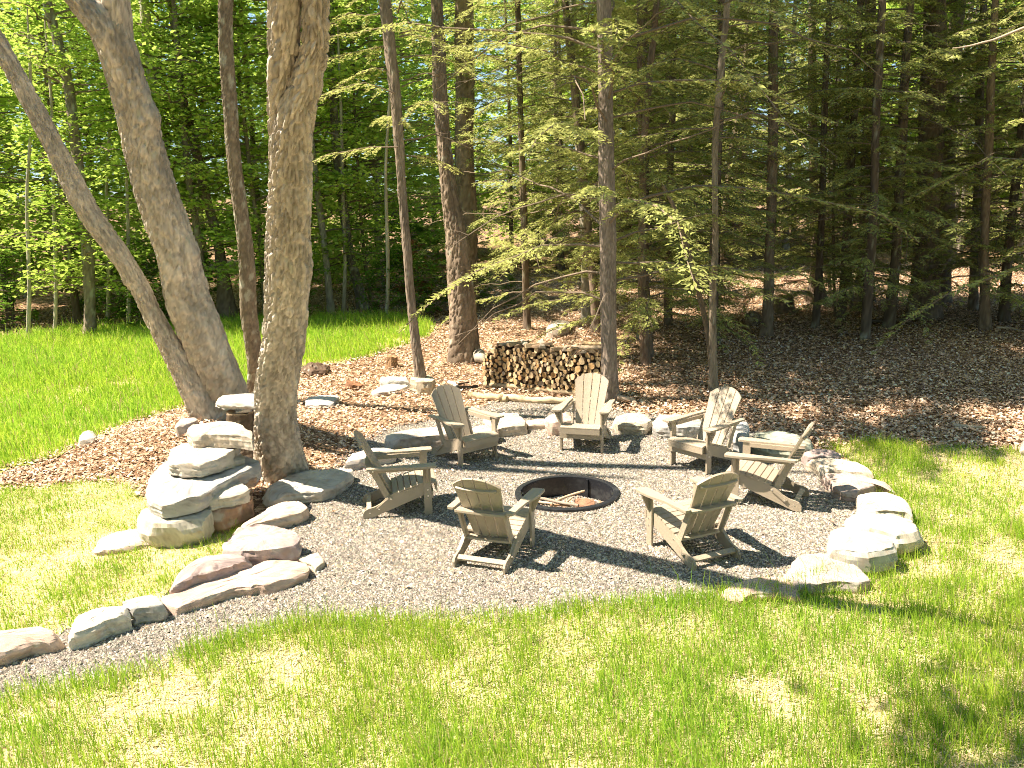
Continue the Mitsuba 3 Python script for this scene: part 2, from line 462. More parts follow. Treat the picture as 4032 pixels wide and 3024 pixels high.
FRONT = LAWN.intersection(shapely.box(-5, 3.9, 5.2, 16))
grass_patch('lawn_grass', FRONT, 6500, 0.115, 0.0055, 21, 'sparse bright green young grass over straw in the foreground', tall=edge_tall, thresh=0.30, soft=0.42)
grass_patch('lawn_grass_001', LAWN.intersection(shapely.box(5.2, 3.9, 11, 16)).buffer(0), 3500, 0.075, 0.007, 22, 'short dappled grass right of the boulders', thresh=0.34, soft=.4)
grass_patch('yard_grass', YARD, 4200, 0.06, 0.007, 23, 'short sunny grass beside the stacked stones and path', thresh=0.27, soft=.4)
grass_patch('meadow_grass', MEADOW, 1100, 0.15, 0.014, 24, 'tall sunlit yellow green grass in the clearing', thresh=0.27, yellow=0.85)


def straw(key, poly, dens, seed, label):
    r = np.random.default_rng(seed)
    x, y = scatter(poly, dens, r)
    k = in_view(x, y, 0.0); x, y = x[k], y[k]
    n = len(x); a = r.uniform(0, np.pi, n); L = r.uniform(0.03, 0.11, n); w = r.uniform(0.003, 0.006, n)
    d = np.stack([np.cos(a), np.sin(a), r.normal(0, 0.18, n)], 1) * L[:, None] / 2
    s = np.stack([-np.sin(a), np.cos(a), 0 * a], 1) * w[:, None] / 2
    c = np.stack([x, y, hgt(x, y) + r.uniform(0.012, 0.026, n)], 1)
    v = np.stack([c - d - s, c - d + s, c + d + s, c + d - s], 1).reshape(-1, 3)
    q = np.arange(n)[:, None] * 4
    col = np.array([0.62, 0.54, 0.33]) * r.uniform(0.55, 1.1, (n, 1)) * (1 + r.normal(0, 0.04, (n, 3)))
    scene[key] = mikit.ply((v, np.vstack([q + [0, 1, 2], q + [0, 2, 3]])), 'dry_leaf_skin', color=np.clip(per(col, 4), 0, 0.8))
    tag(key, label, 'straw', kind='stuff')


straw('straw_mulch', LAWN.intersection(shapely.box(-5, 3.9, 9, 14)), 1500, 31, 'pale straw scattered over the foreground lawn')
straw('straw_mulch_001', YARD, 900, 32, 'pale straw between the grass left of the path')
straw('straw_mulch_002', MEADOW, 160, 33, 'pale straw showing through the clearing grass')


def litter(x, y, r, size, pal, flat=0.33):
    n = len(x)
    nr = np.stack([r.normal(0, flat, n), r.normal(0, flat, n), np.ones(n)], 1)
    al = unit(n, r)
    L = size * r.uniform(0.6, 1.35, n)
    v, f = leaves(np.stack([x, y, hgt(x, y) + r.uniform(0.008, 0.05, n)], 1), nr, al, L, L * r.uniform(0.45, 0.9, n), fold=0.22)
    c = np.array(pal)[r.integers(0, len(pal), n)] * r.uniform(0.6, 1.25, (n, 1))
    return v, f, np.clip(per(c, 4), 0.01, 0.75)


PALE = [(0.70, 0.54, 0.42), (0.62, 0.46, 0.34), (0.47, 0.32, 0.22), (0.74, 0.63, 0.52), (0.30, 0.20, 0.13), (0.55, 0.37, 0.25)]
RED = [(0.58, 0.37, 0.24), (0.47, 0.29, 0.18), (0.68, 0.54, 0.42), (0.62, 0.44, 0.30), (0.34, 0.21, 0.14), (0.72, 0.62, 0.52)]
r2 = np.random.default_rng(41)
parts = []
n = 470000
x = r2.uniform(-15, 24, n); y = 10 + 27 * r2.uniform(0, 1, n) ** 1.35
k = in_view(x, y, 0) & ~inside(GRAVEL.buffer(-0.05), x, y) & ~inside(MEADOW.buffer(-0.25), x, y) & ~inside(LAWN.buffer(-0.12), x, y) & ~inside(YARD.buffer(-0.1), x, y)
k &= (r2.uniform(0, 1, n) < np.where(y < 17, 1.0, 0.62))
x, y = x[k], y[k]
chips = np.clip((2.5 - x) / 3.0, 0, 1) * np.clip((16.5 - y) / 3, 0, 1)
red = r2.uniform(0, 1, len(x)) < chips * (0.35 + 0.7 * n2(x, y, 0.8, 91))
parts.append(litter(x[~red], y[~red], r2, 0.058, PALE))
parts.append(litter(x[red], y[red], r2, 0.040, RED, 0.22))
sx, sy = r2.uniform(-4.5, 8, 2600), r2.uniform(4.8, 12.5, 2600)
k = (inside(GRAVEL_H, sx, sy) & (r2.uniform(0, 1, 2600) < .16 + .5 * (sy > 10.8))) | (inside(LAWN, sx, sy) & (r2.uniform(0, 1, 2600) < .22))
parts.append(litter(sx[k], sy[k], r2, 0.05, PALE, 0.35))
off = np.cumsum([0] + [len(p[0]) for p in parts])
scene['leaf_litter'] = mikit.ply((np.vstack([p[0] for p in parts]), np.vstack([p[1] + o for p, o in zip(parts, off)])), 'dry_leaf_skin', color=np.vstack([p[2] for p in parts]))
tag('leaf_litter', 'dry brown fallen leaves and bark chips covering the forest floor', 'fallen leaves', kind='stuff')

#%% STONES


def rock(name, px, h, tint, label, parent=None, seed=None, z0=None, dome=0.02, rough=0.02, crop=None, tilt=(0, 0), group=None, under=0.04, bulge=0.004, cat='stone', n=96):
    """a slab or boulder: its top outline in photo pixels of a zoom (x0, y0, scale), found at height h (+ground), sides running down to z0"""
    seed = seed if seed is not None else len(NUM) * 7 + NUM.get(name, 0) * 13
    x0, y0, sc = crop
    w = np.array([P(x0 + a * sc, y0 + b * sc, h) for a, b in px])[:, :2]
    return rock_w(name, w, h, tint, label, seed, z0, dome, rough, tilt, group, under, bulge, cat, n)


def rock_w(name, w, h, tint, label, seed=1, z0=None, dome=0.02, rough=0.02, tilt=(0, 0), group=None, under=0.04, bulge=0.004, cat='stone', n=96):
    pg = Polygon(w).buffer(0)
    if pg.geom_type != 'Polygon': pg = max(pg.geoms, key=lambda g: g.area)
    pg = pg.simplify(0.01)
    c = np.array(pg.representative_point().coords[0]) * 0.3 + np.array(pg.centroid.coords[0]) * 0.7
    ring = np.array([pg.exterior.interpolate(t, normalized=True).coords[0] for t in np.arange(n) / n])
    if Polygon(ring).exterior.is_ccw is False: ring = ring[::-1]
    d = ring - c
    jag = (nfbm(np.stack([ring[:, 0] * 7, ring[:, 1] * 7, 0 * ring[:, 0] + seed], 1), 3, seed) - 0.5) * 0.07
    d = d * 1.035 * (1 + jag / np.maximum(np.linalg.norm(d, axis=1), 0.05))[:, None]
    zb = (hgt(*c) if z0 is None else z0) - under
    up = [0.0, 0.2, 0.38, 0.54, 0.68, 0.8, 0.9, 0.975]
    V, lev = [], []
    for s in up[1:]:
        V.append(np.c_[c + d * s, np.full(n, h) + dome * (1 - s ** 2)]); lev.append(0)
    m = 9
    for i in range(m):
        t = i / (m - 1)
        lay = (nz(np.stack([d[:, 0] * 2 + seed, d[:, 1] * 2, np.full(n, round(t * (h - zb) / 0.03) * 1.0)], 1), seed + 3) - 0.5) * 0.03
        s = 1 + 0.0 * t
        off = lay + bulge * math.sin(math.pi * min(1, t * 1.3)) - 0.10 * t * t * (h - zb)
        dd = d * (1 + off / np.maximum(np.linalg.norm(d, axis=1), 0.05))[:, None]
        V.append(np.c_[c + dd, np.full(n, (h - 0.006) * (1 - t) + zb * t)]); lev.append(1)
    v = np.vstack([[[c[0], c[1], h + dome]]] + V)
    nn = nfbm(v * 5 + seed, 4, seed) - 0.5
    fine = nfbm(v * 22 + seed, 3, seed + 5) - 0.5
    top = np.r_[True, np.repeat(np.array(lev) == 0, n)]
    ledge = np.floor(nfbm(v * [3, 3, 3] + seed * 2, 3, seed + 8) * 7) / 7 - 0.5
    v[:, 2] += np.where(top, rough * (1.2 * nn + 0.5 * fine + 2.0 * ledge), rough * 0.5 * nn)
    v[~top, :2] += (0.025 * np.stack([nz(v[~top] * 16, seed + 11), nz(v[~top] * 16, seed + 12)], 1) - 0.0125)
    rq = np.random.default_rng(seed + 99)
    hh = max(h - zb, .05); q0 = np.array([c[0], c[1], zb + hh * .45])
    for kk in range(13):
        nv = np.array([math.cos(kk * 2.4 + rq.uniform(0, .8)), math.sin(kk * 2.4 + rq.uniform(0, .8)), rq.uniform(-.25, .9) if kk < 10 else rq.uniform(1.5, 4)]); nv /= np.linalg.norm(nv)
        dd = (v - q0) @ nv
        over = np.maximum(dd - np.quantile(dd, rq.uniform(.955, .995)), 0)
        v -= over[:, None] * nv * .96
    if tilt != (0, 0):
        wgt = np.clip((v[:, 2] - zb) / max(h - zb, 1e-3), 0, 1)
        v[:, 2] += wgt * ((v[:, 0] - c[0]) * tilt[0] + (v[:, 1] - c[1]) * tilt[1])
    f = [[0, 1 + k, 1 + (k + 1) % n] for k in range(n)]
    R = len(V)
    i, j = np.meshgrid(np.arange(R - 1), np.arange(n), indexing='ij')
    q = np.stack([1 + i * n + j, 1 + (i + 1) * n + j, 1 + (i + 1) * n + (j + 1) % n, 1 + i * n + (j + 1) % n], -1).reshape(-1, 4)
    f = np.vstack([f, q[:, [0, 1, 2]], q[:, [0, 2, 3]]])
    tint = np.array(tint)
    a = nfbm(v * [4, 4, 14] + seed, 4, seed + 20)[:, None]
    b = nfbm(v * 13 + seed, 3, seed + 21)[:, None]
    e = nz(v * 47, seed + 22)[:, None]
    blot = np.floor(nfbm(v * [6, 6, 10] + seed * 3, 3, seed + 31)[:, None] * 9) / 9
    col = tint * (0.52 + 0.40 * a + 0.50 * blot + 0.28 * (e - 0.5))
    rust = np.clip((b - 0.60) * 6, 0, 1)
    col = col * (1 - 0.45 * rust) + 0.45 * rust * np.array([0.36, 0.25, 0.16])
    lich = np.clip((nfbm(v * 9 + 40 + seed, 3, seed + 25)[:, None] - 0.62) * 9, 0, 1)
    col = col * (1 - 0.5 * lich) + 0.5 * lich * np.array([0.52, 0.52, 0.46])
    vein = np.clip(1 - np.abs(a - 0.5) * 60, 0, 1)
    col = col * (1 - 0.55 * vein) + 0.55 * vein * tint * 0.40
    key = numbered(name)
    mesh = trimesh.Trimesh(v, f, process=False)
    sm = trimesh.graph.smooth_shade  # keep facets on the sides, soft on top: use plain smooth normals with dense rings
    scene[key] = mikit.ply(mesh, 'stone_skin', smooth=False, color=np.clip(col, 0.02, 0.75))
    tag(key, label, cat, group)
    return key


CREAM, PINK, PURPLE, GREY, GREEN, WHITE = (0.47, 0.42, 0.345), (0.46, 0.355, 0.305), (0.33, 0.265, 0.26), (0.34, 0.34, 0.33), (0.36, 0.365, 0.31), (0.52, 0.49, 0.44)
cA, cB, cC, cD, cE = (300, 1500, .8668), (0, 2000, 1.1024), (2700, 1550, .8929), (1300, 1500, 1.1811), (1100, 1200, .7087)
EDGE = 'stones edging the gravel'
rock('edging_stone', [(-160, 475), (-60, 445), (0, 438), (60, 430), (140, 421), (200, 432), (235, 450), (180, 468), (100, 478), (40, 500), (0, 516), (-100, 540), (-180, 530)], .13, PINK, 'rounded salmon pink edging stone cut off by the left photo edge', crop=cB, group=EDGE, dome=.05)
rock('edging_stone', [(275, 393), (365, 360), (420, 355), (460, 350), (472, 370), (390, 395), (300, 430), (250, 440), (255, 415)], .17, WHITE, 'pale blocky stone with dark shaded face second along the path edging from the left', crop=cB, group=EDGE, tilt=(-.05, .1))
rock('edging_stone', [(425, 345), (470, 322), (545, 303), (592, 340), (560, 350), (510, 352), (475, 365)], .16, GREY, 'small angular grey stone between the pale block and the long pink slab', crop=cB, group=EDGE, rough=.04)
rock('edging_stone', [(560, 318), (640, 285), (760, 250), (860, 220), (960, 190), (1060, 178), (1110, 198), (1122, 215), (1040, 248), (970, 278), (910, 275), (895, 282), (840, 284), (760, 308), (690, 332), (600, 356), (588, 340)], .10, PINK, 'long flat pink slab with a crack, longest in the path edging', crop=cB, group=EDGE, rough=.025, n=130)
rock('edging_stone', [(606, 262), (640, 225), (700, 180), (760, 162), (850, 160), (910, 178), (830, 200), (760, 225), (690, 248), (625, 268)], .19, PURPLE, 'humped purple grey stone behind the long pink slab', crop=cB, group=EDGE, dome=.05)
rock('edging_stone', [(1050, 175), (1135, 155), (1165, 188), (1125, 210), (1110, 195)], .07, CREAM, 'small pale slab at the right tip of the long pink slab', crop=cB, group=EDGE)
rock('edging_stone', [(795, 140), (830, 90), (880, 65), (960, 55), (1040, 80), (1068, 100), (1065, 125), (1000, 140), (935, 145), (870, 145), (805, 150)], .22, PURPLE, 'blocky purple boulder with a square hollow in its top', crop=cB, group=EDGE, rough=.05, under=.03)
rock('edging_stone', [(715, 680), (770, 638), (860, 590), (940, 545), (1000, 530), (1050, 572), (1020, 595), (920, 620), (830, 638), (760, 664)], .15, (.50, .42, .36), 'flat pinkish cream slab between the purple boulder and the big cream slab', crop=cA, group=EDGE)
rock('edging_stone', [(850, 490), (870, 470), (960, 430), (1080, 395), (1200, 390), (1262, 400), (1245, 430), (1170, 475), (1110, 500), (1020, 505), (960, 515), (890, 535), (852, 510)], .15, WHITE, 'big cream slab in front of the furrowed main trunk', crop=cA, group=EDGE, rough=.03, n=120)
rock('lawn_slab', [(72, 750), (110, 708), (200, 680), (300, 660), (420, 672), (405, 690), (340, 722), (250, 748), (150, 762), (85, 765)], .08, (.47, .39, .33), 'flat pinkish slab lying in the grass left of the stacked stones', crop=cA, rough=.015)
rock('edging_stone', [(48, 268), (75, 240), (150, 218), (215, 228), (218, 238), (150, 246), (95, 262)], .16, (.50, .47, .45), 'smooth whitish stone directly behind the back of the left chair', crop=cD, group=EDGE)
rock('edging_stone', [(182, 182), (240, 165), (330, 155), (440, 150), (450, 160), (365, 178), (300, 184), (220, 196), (188, 200)], .22, (.40, .37, .35), 'large flat topped stone with dark purple face behind the back left chair', crop=cD, group=EDGE)
rock('edging_stone', [(190, 215), (280, 203), (345, 203), (300, 218), (230, 226)], .07, PINK, 'low pink ledge stone at the foot of the large dark faced stone', crop=cD, group=EDGE)
rock('edging_stone', [(470, 158), (500, 145), (530, 142), (560, 160), (540, 172), (480, 170)], .2, PINK, 'pink rounded stone seen past the seat of the back left chair', crop=cD, group=EDGE)
rock('edging_stone', [(500, 130), (560, 110), (620, 106), (650, 128), (655, 145), (600, 152), (565, 156), (530, 145)], .16, CREAM, 'cream slab between the back left chair and the back middle chair', crop=cD, group=EDGE)
rock('edging_stone', [(650, 130), (700, 120), (738, 128), (720, 142), (660, 145)], .1, CREAM, 'small low cream stone left of the back middle chair', crop=cD, group=EDGE)
rock('edging_stone', [(718, 124), (760, 105), (800, 102), (812, 130), (770, 136), (730, 136)], .22, PINK, 'pinkish boulder partly hidden by the left armrest of the back middle chair', crop=cD, group=EDGE, dome=.05)
rock('edging_stone', [(940, 125), (970, 112), (1010, 106), (1060, 114), (1075, 132), (1040, 140), (960, 138)], .19, CREAM, 'domed cream boulder right of the back middle chair', crop=cD, group=EDGE, dome=.06)
rock('edging_stone', [(1078, 140), (1082, 120), (1130, 112), (1180, 118), (1245, 126), (1245, 150), (1180, 155), (1090, 145)], .2, GREY, 'blue grey boulder seen under the left armrest of the back right chair', crop=cD, group=EDGE, rough=.04)
rock('edging_stone', [(212, 170), (215, 130), (250, 105), (275, 138), (280, 170), (250, 178)], .3, (.37, .39, .41), 'blue grey upright stone behind the right armrest of the back right chair', crop=cC, group=EDGE)
rock('edging_stone', [(282, 178), (340, 163), (440, 168), (520, 190), (562, 203), (552, 222), (470, 222), (380, 215), (300, 192)], .24, (.28, .31, .26), 'wide dark green grey slab behind the right chair', crop=cC, group=EDGE, rough=.015)
rock('edging_stone', [(515, 262), (560, 238), (620, 245), (680, 268), (668, 278), (600, 278), (530, 274)], .15, PURPLE, 'small purple stone right of the green grey slab', crop=cC, group=EDGE)
rock('edging_stone', [(532, 290), (600, 283), (700, 288), (770, 310), (825, 342), (812, 350), (740, 342), (650, 338), (600, 340), (590, 318)], .14, CREAM, 'flat cream stone behind the right chair, above the purple brown one', crop=cC, group=EDGE)
rock('edging_stone', [(600, 352), (700, 346), (800, 365), (880, 388), (918, 425), (850, 398), (780, 420), (745, 430), (690, 420), (640, 392)], .14, (.36, .29, .265), 'flat purple brown stone right of the right chair', crop=cC, group=EDGE)
rock('edging_stone', [(762, 435), (830, 422), (920, 440), (960, 470), (1003, 535), (960, 515), (880, 510), (810, 512), (748, 512), (757, 490)], .18, (.45, .42, .36), 'layered cream grey stone farthest to the right of the edging', crop=cC, group=EDGE, rough=.03)
rock('edging_stone', [(718, 530), (800, 525), (900, 525), (990, 555), (1030, 592), (1000, 610), (930, 620), (860, 600), (790, 585), (745, 570)], .25, (.49, .46, .385), 'bulky cream boulder on the right edge of the gravel', crop=cC, group=EDGE, dome=.05, bulge=.05)
rock('edging_stone', [(640, 615), (680, 590), (740, 583), (820, 610), (918, 650), (915, 675), (870, 690), (800, 700), (740, 690), (700, 685), (655, 680), (660, 650)], .25, (.37, .365, .335), 'bulky smooth grey boulder below the cream boulder', crop=cC, group=EDGE, dome=.05, bulge=.05)
rock('edging_stone', [(468, 758), (520, 700), (600, 688), (690, 715), (770, 755), (812, 815), (760, 825), (680, 822), (600, 832), (500, 845), (425, 800)], .13, (.36, .315, .30), 'flat purple grey slab with grass growing over its front edge', crop=cC, group=EDGE, rough=.012, n=120)
rock('edging_stone', [(148, 880), (210, 840), (330, 810), (430, 800), (480, 848), (535, 885), (480, 895), (400, 878), (290, 886), (220, 908), (165, 895)], .09, (.47, .34, .29), 'flat salmon slab nearest the camera on the right', crop=cC, group=EDGE, rough=.012)
rock('flagstone', [(148, 510), (320, 495), (330, 512), (295, 545), (215, 555), (152, 545)], .10, (.40, .40, .40), 'grey flagstone lying in the chips right of the main trunk', crop=cE)
rock('flagstone', [(565, 405), (600, 396), (715, 400), (718, 418), (600, 422), (560, 420)], .14, (.42, .42, .40), 'grey flagstone, upper one of the pair by the slender leaning trunk', crop=cE)
rock('flagstone', [(510, 480), (560, 455), (640, 430), (715, 440), (690, 462), (600, 480), (530, 490)], .07, (.45, .44, .42), 'grey flagstone, lower one of the pair by the slender leaning trunk', crop=cE)
rock('mossy_boulder', [(722, 415), (740, 395), (850, 390), (868, 410), (840, 425), (770, 430)], .24, (.40, .36, .28), 'blocky stone behind the foot of the slender leaning trunk', crop=cE)
rock('meadow_stone', [(5, 268), (30, 235), (70, 228), (92, 252), (80, 265), (30, 272)], .2, WHITE, 'round whitish stone at the near edge of the clearing', crop=cA, dome=.06)
rock('forest_rock', [(1330, 465), (1350, 435), (1420, 412), (1480, 425), (1470, 455), (1400, 478), (1345, 482)], .2, (.47, .41, .35), 'lone pinkish rock on the leaves behind the firewood', crop=(1344, 1008, .6076), dome=.08)
rock('forest_rock', [(2190, 1215), (2215, 1195), (2260, 1190), (2290, 1230), (2260, 1250), (2200, 1240)], .15, CREAM, 'pale rock at the right photo edge above the lawn', crop=(2688, 1008, .6076), dome=.05)

# the dry stack left of the main trunk: corners in the same zoom as the big slab, each layer standing on the one below


def stacked(px, zt, zb, tint, label, **k):
    x0, y0, sc = cA
    w = np.array([P(x0 + a * sc, y0 + b * sc, zt) for a, b in px])[:, :2]
    return rock_w('stacked_stone', w, zt, tint, label, seed=50 + NUM.get('stacked_stone', 0) * 9, z0=zb, under=0.0, group='stones of the dry stack by the main trunk', **k)


stacked([(282, 605), (310, 580), (400, 560), (480, 548), (570, 548), (600, 575), (600, 610), (520, 630), (430, 645), (350, 640), (285, 625)], .30, -.05, (.47, .44, .37), 'squat rounded cream boulder at the bottom of the stack', dome=.04, bulge=.04)
stacked([(592, 560), (640, 535), (740, 515), (800, 500), (798, 535), (740, 565), (660, 590), (605, 590)], .28, -.04, (.30, .19, .13), 'rusty reddish stone low in the stack under the pale slab')
stacked([(610, 635), (660, 605), (740, 585), (775, 575), (770, 610), (700, 640), (640, 650)], .10, -.04, (.38, .35, .30), 'low stone at the foot of the stack under the reddish stone')
stacked([(545, 515), (620, 480), (720, 450), (785, 480), (780, 495), (700, 515), (610, 535)], .42, .28, (.47, .44, .38), 'pale broken slab wedged right under the largest slab')
stacked([(318, 485), (345, 420), (420, 350), (500, 340), (640, 345), (740, 330), (825, 350), (820, 385), (740, 415), (660, 455), (560, 510), (480, 535), (400, 540), (335, 520)], .52, .33, (.36, .355, .35), 'largest slab of the stack, wide and grey with a layered edge', rough=.03, n=130)
stacked([(730, 430), (790, 410), (820, 405), (815, 440), (770, 455)], .40, .30, (.36, .25, .18), 'small brown stone under the right end of the largest slab')
stacked([(632, 365), (690, 340), (750, 328), (755, 352), (700, 370), (640, 378)], .60, .52, (.42, .39, .33), 'thin wedge stone under the right side of the rounded stone')
stacked([(422, 345), (440, 300), (500, 270), (600, 262), (740, 268), (748, 290), (700, 325), (640, 350), (560, 370), (480, 372), (430, 360)], .72, .55, (.45, .42, .37), 'rounded pale stone, second from the top of the stack', dome=.03)
stacked([(505, 205), (560, 185), (640, 178), (720, 185), (800, 235), (810, 255), (740, 245), (640, 240), (540, 245), (512, 228)], .90, .74, (.44, .39, .33), 'long tan stone on top of the stack')
stacked([(445, 195), (480, 168), (545, 163), (555, 180), (500, 205), (450, 215)], .42, .0, (.40, .36, .33), 'rounded stone behind the stack against the leaning stem')
#%% TREES
BARK, BARK_D, BARK_G = (0.43, 0.39, 0.335), (0.235, 0.195, 0.155), (0.38, 0.355, 0.31)


def image_path(pts, y0, top=None, wscale=1.0, lean=0.0):
    """(u, v, width) rows of the 2212-pixel view, base first -> (x, y, z, radius) in the upright plane at depth y0"""
    out = []
    for u, v, w in pts:
        q = PY(u * S, v * S, y0)
        for _ in range(3): q = PY(u * S, v * S, y0 - lean * max(q[2], 0))
        out.append([*q, max(0.012, w * S / 2 * ((q - EYE) @ FW) / FOC * wscale)])
    if top is not None and out[-1][2] < top:
        a, b = np.array(out[-2]), np.array(out[-1])
        d = (b - a)[:3]; d /= np.linalg.norm(d)
        d = d * 0.5 + np.array([0, 0, 0.5]); d /= np.linalg.norm(d)
        for t in (0.35, 0.7, 1.0):
            L = (top - b[2]) * t / max(d[2], 0.3)
            out.append([*(b[:3] + d * L), b[3] * (1 - 0.85 * t) + 0.012])
    return np.array(out)


def maple_crown(seed, z0, z1, R, nb, per_b, leaf, base=(0.15, 0.27, 0.035), shape=0.5):
    r = np.random.default_rng(seed)
    C, Nn, A, L, tubes = [], [], [], [], []
    for b in range(nb):
        t = (b + r.uniform()) / nb
        z = z0 + (z1 - z0) * t
        az = r.uniform(0, 2 * np.pi)
        ln = R * (0.45 + 0.65 * r.uniform()) * (1 - shape * abs(t - 0.35) ** 1.2)
        rise = r.uniform(0.0, 0.45)
        dirv = np.array([math.cos(az), math.sin(az), 0])
        s = np.linspace(0, 1, 6)
        pts = np.array([0, 0, z]) + dirv * (ln * s)[:, None] + np.array([0, 0, 1]) * (rise * ln * (s - 0.6 * s ** 2))[:, None]
        pts[1:] += r.normal(0, 0.05 * ln, (5, 3)) * [1, 1, 0.5]
        tubes.append(tube(pts, 0.022 * (1 - 0.8 * s) * (0.5 + ln / 2.5) + 0.003, 4, cap=False))
        u = np.clip(r.beta(2.2, 1.3, per_b), 0, 1)
        base_p = np.stack([np.interp(u, s, pts[:, k]) for k in range(3)], 1)
        spread = 0.42 * ln * (0.35 + 0.8 * np.sin(np.pi * np.clip(u, 0.1, 0.95)))
        lat = r.normal(0, 0.5, per_b) * spread
        sd = np.array([-dirv[1], dirv[0], 0])
        cl = r.integers(0, 9, per_b)
        clj = r.normal(0, 0.11, (9, 3)) * ln * [1, 1, 0.6]
        c = base_p + sd * lat[:, None] + clj[cl] + r.normal(0, 0.04, (per_b, 3)) * [1, 1, 1.2] - [0, 0, 1] * (0.12 * np.abs(lat))[:, None]
        C.append(c)
        Nn.append(np.stack([r.normal(0, 0.38, per_b), r.normal(0, 0.38, per_b), np.ones(per_b)], 1))
        A.append(dirv + r.normal(0, 0.7, (per_b, 3)))
        L.append(leaf * r.uniform(0.65, 1.3, per_b))
    C, Nn, A, L = np.vstack(C), np.vstack(Nn), np.vstack(A), np.concatenate(L)
    v, f = leaves(C, Nn, A, L, L * r.uniform(0.75, 1.0, len(L)), fold=0.12)
    g = r.uniform(0, 1, (len(L), 1))
    col = np.array(base) * (0.7 + 0.6 * g) + np.array([0.05, 0.05, 0.0]) * (r.uniform(0, 1, (len(L), 1)) ** 3)
    return (v, f), np.clip(per(col, 4), 0.005, 0.8), cat(tubes)


def hemlock_crown(seed, z0, z1, R, nb, bare=0.0, dens=1.0, base=(0.38, 0.425, 0.15), top_taper=0.5, twig=0.125):
    r = np.random.default_rng(seed)
    C, A, Nn, L, tubes = [], [], [], [], []
    for b in range(nb):
        t = (b + r.uniform()) / nb
        z = z0 + (z1 - z0) * t
        az = b * 2.4 + r.normal(0, 0.5)
        ln = R * (1 - top_taper * t) * r.uniform(0.4, 1.3)
        dirv = np.array([math.cos(az), math.sin(az), 0]); sd = np.array([-dirv[1], dirv[0], 0])
        s = np.linspace(0, 1, 8)
        rise, droop = r.uniform(-0.05, 0.5), r.uniform(0.2, 0.6)
        bend = r.normal(0, 0.12)
        pts = np.array([0, 0, z]) + dirv * (ln * s)[:, None] + sd * (bend * ln * s ** 2)[:, None] + np.array([0, 0, 1]) * (ln * (rise * s - droop * s ** 2))[:, None]
        pts[2:] += np.cumsum(r.normal(0, 0.022 * ln, (6, 3)) * [1, 1, 0.8], 0)
        tubes.append(tube(pts, 0.009 * (1 - 0.85 * s) * (0.6 + ln / 2.5) + 0.0025, 4, cap=False))
        if r.uniform() < bare * (1 - t):
            for k in range(5):
                i = r.integers(3, 8) - 1
                e = pts[i] + (dirv * 0.6 + sd * r.choice([-1, 1]) * 0.6 + [0, 0, r.normal(-0.1, 0.25)]) * r.uniform(0.2, 0.5)
                tubes.append(tube(np.array([pts[i], (pts[i] + e) / 2 + [0, 0, 0.02], e]), np.array([0.006, 0.004, 0.002]), 3, cap=False))
            continue
        ns = max(6, int(ln / 0.085 * dens))
        for k in range(ns):
            u = 0.18 + 0.82 * (k + r.uniform(-0.3, 0.3)) / ns
            p0 = np.array([np.interp(u, s, pts[:, q]) for q in range(3)])
            sl = (0.16 + 0.42 * (1 - u)) * r.uniform(0.6, 1.2) * min(1, 0.5 + ln / 3)
            sg = 1 if k % 2 else -1
            d2 = dirv * r.uniform(0.55, 0.9) + sd * sg * r.uniform(0.6, 0.9) + [0, 0, r.uniform(-0.38, -0.02)]
            d2 /= np.linalg.norm(d2)
            m = max(3, int(sl / 0.042))
            q = (np.arange(m) + 0.5) / m
            n2_ = np.cross(d2, np.cross([0, 0, 1.0], d2)); n2_ /= np.linalg.norm(n2_)
            side = np.cross(n2_, d2)
            pos = p0 + d2 * (q * sl)[:, None] - [0, 0, 1] * (0.25 * sl * q ** 2)[:, None]
            for w in (1, -1):
                aa = d2 * 0.75 + side * w * 0.65
                ll = twig * (1.1 - 0.55 * q) * r.uniform(0.7, 1.2, m)
                C.append(pos + (aa * 0.45) * ll[:, None] + r.normal(0, 0.008, (m, 3)))
                A.append(np.tile(aa, (m, 1)) + r.normal(0, 0.15, (m, 3)))
                Nn.append(np.tile(n2_, (m, 1)) + r.normal(0, 0.3, (m, 3)))
                L.append(ll)
    C, Nn, A, L = np.vstack(C), np.vstack(Nn), np.vstack(A), np.concatenate(L)
    v, f = leaves(C, Nn, A, L, L * 0.33, fold=0.05)
    col = np.array(base) * r.uniform(0.65, 1.35, (len(L), 1)) + np.array([0.06, 0.05, 0.0]) * (r.uniform(0, 1, (len(L), 1)) ** 4)
    return (v, f), np.clip(per(col, 4), 0.005, 0.8), cat(tubes)


def add_variant(gid, made, skin='leaf_skin', limb=(0.20, 0.165, 0.13)):
    (v, f), col, tb = made
    group(gid + '_leaves', (v, f), skin, color=col)
    group(gid + '_limbs', tb, 'bark_skin', color=np.tile(np.array(limb), (len(tb.vertices), 1)))


LEAFY = (0.42, 0.57, 0.12)
for i in range(4):
    add_variant(f'maple{i}', maple_crown(100 + i, 0.7 + 0.3 * i, 10.5, 2.4, 70, 105, 0.13, LEAFY))
for i in range(2):
    add_variant(f'tallmaple{i}', maple_crown(110 + i, 3.2, 13, 3.0, 70, 120, 0.15, LEAFY))
for i in range(2):
    add_variant(f'shrub{i}', maple_crown(120 + i, 0.15, 2.4, 1.1, 26, 60, 0.10, (0.12, 0.24, 0.035)))
for i in range(2):
    add_variant(f'high{i}', maple_crown(130 + i, 8.5, 18, 4.2, 60, 62, 0.21, LEAFY, shape=0.3))
for i in range(2):
    add_variant(f'farmaple{i}', maple_crown(160 + i, 0.4, 12, 3.3, 85, 90, 0.21, LEAFY))
add_variant('hemlock0', hemlock_crown(140, 1.0, 11, 2.8, 92, 0.25), 'needle_skin')
add_variant('hemlock1', hemlock_crown(141, 0.8, 9.5, 2.4, 86, 0.2), 'needle_skin')
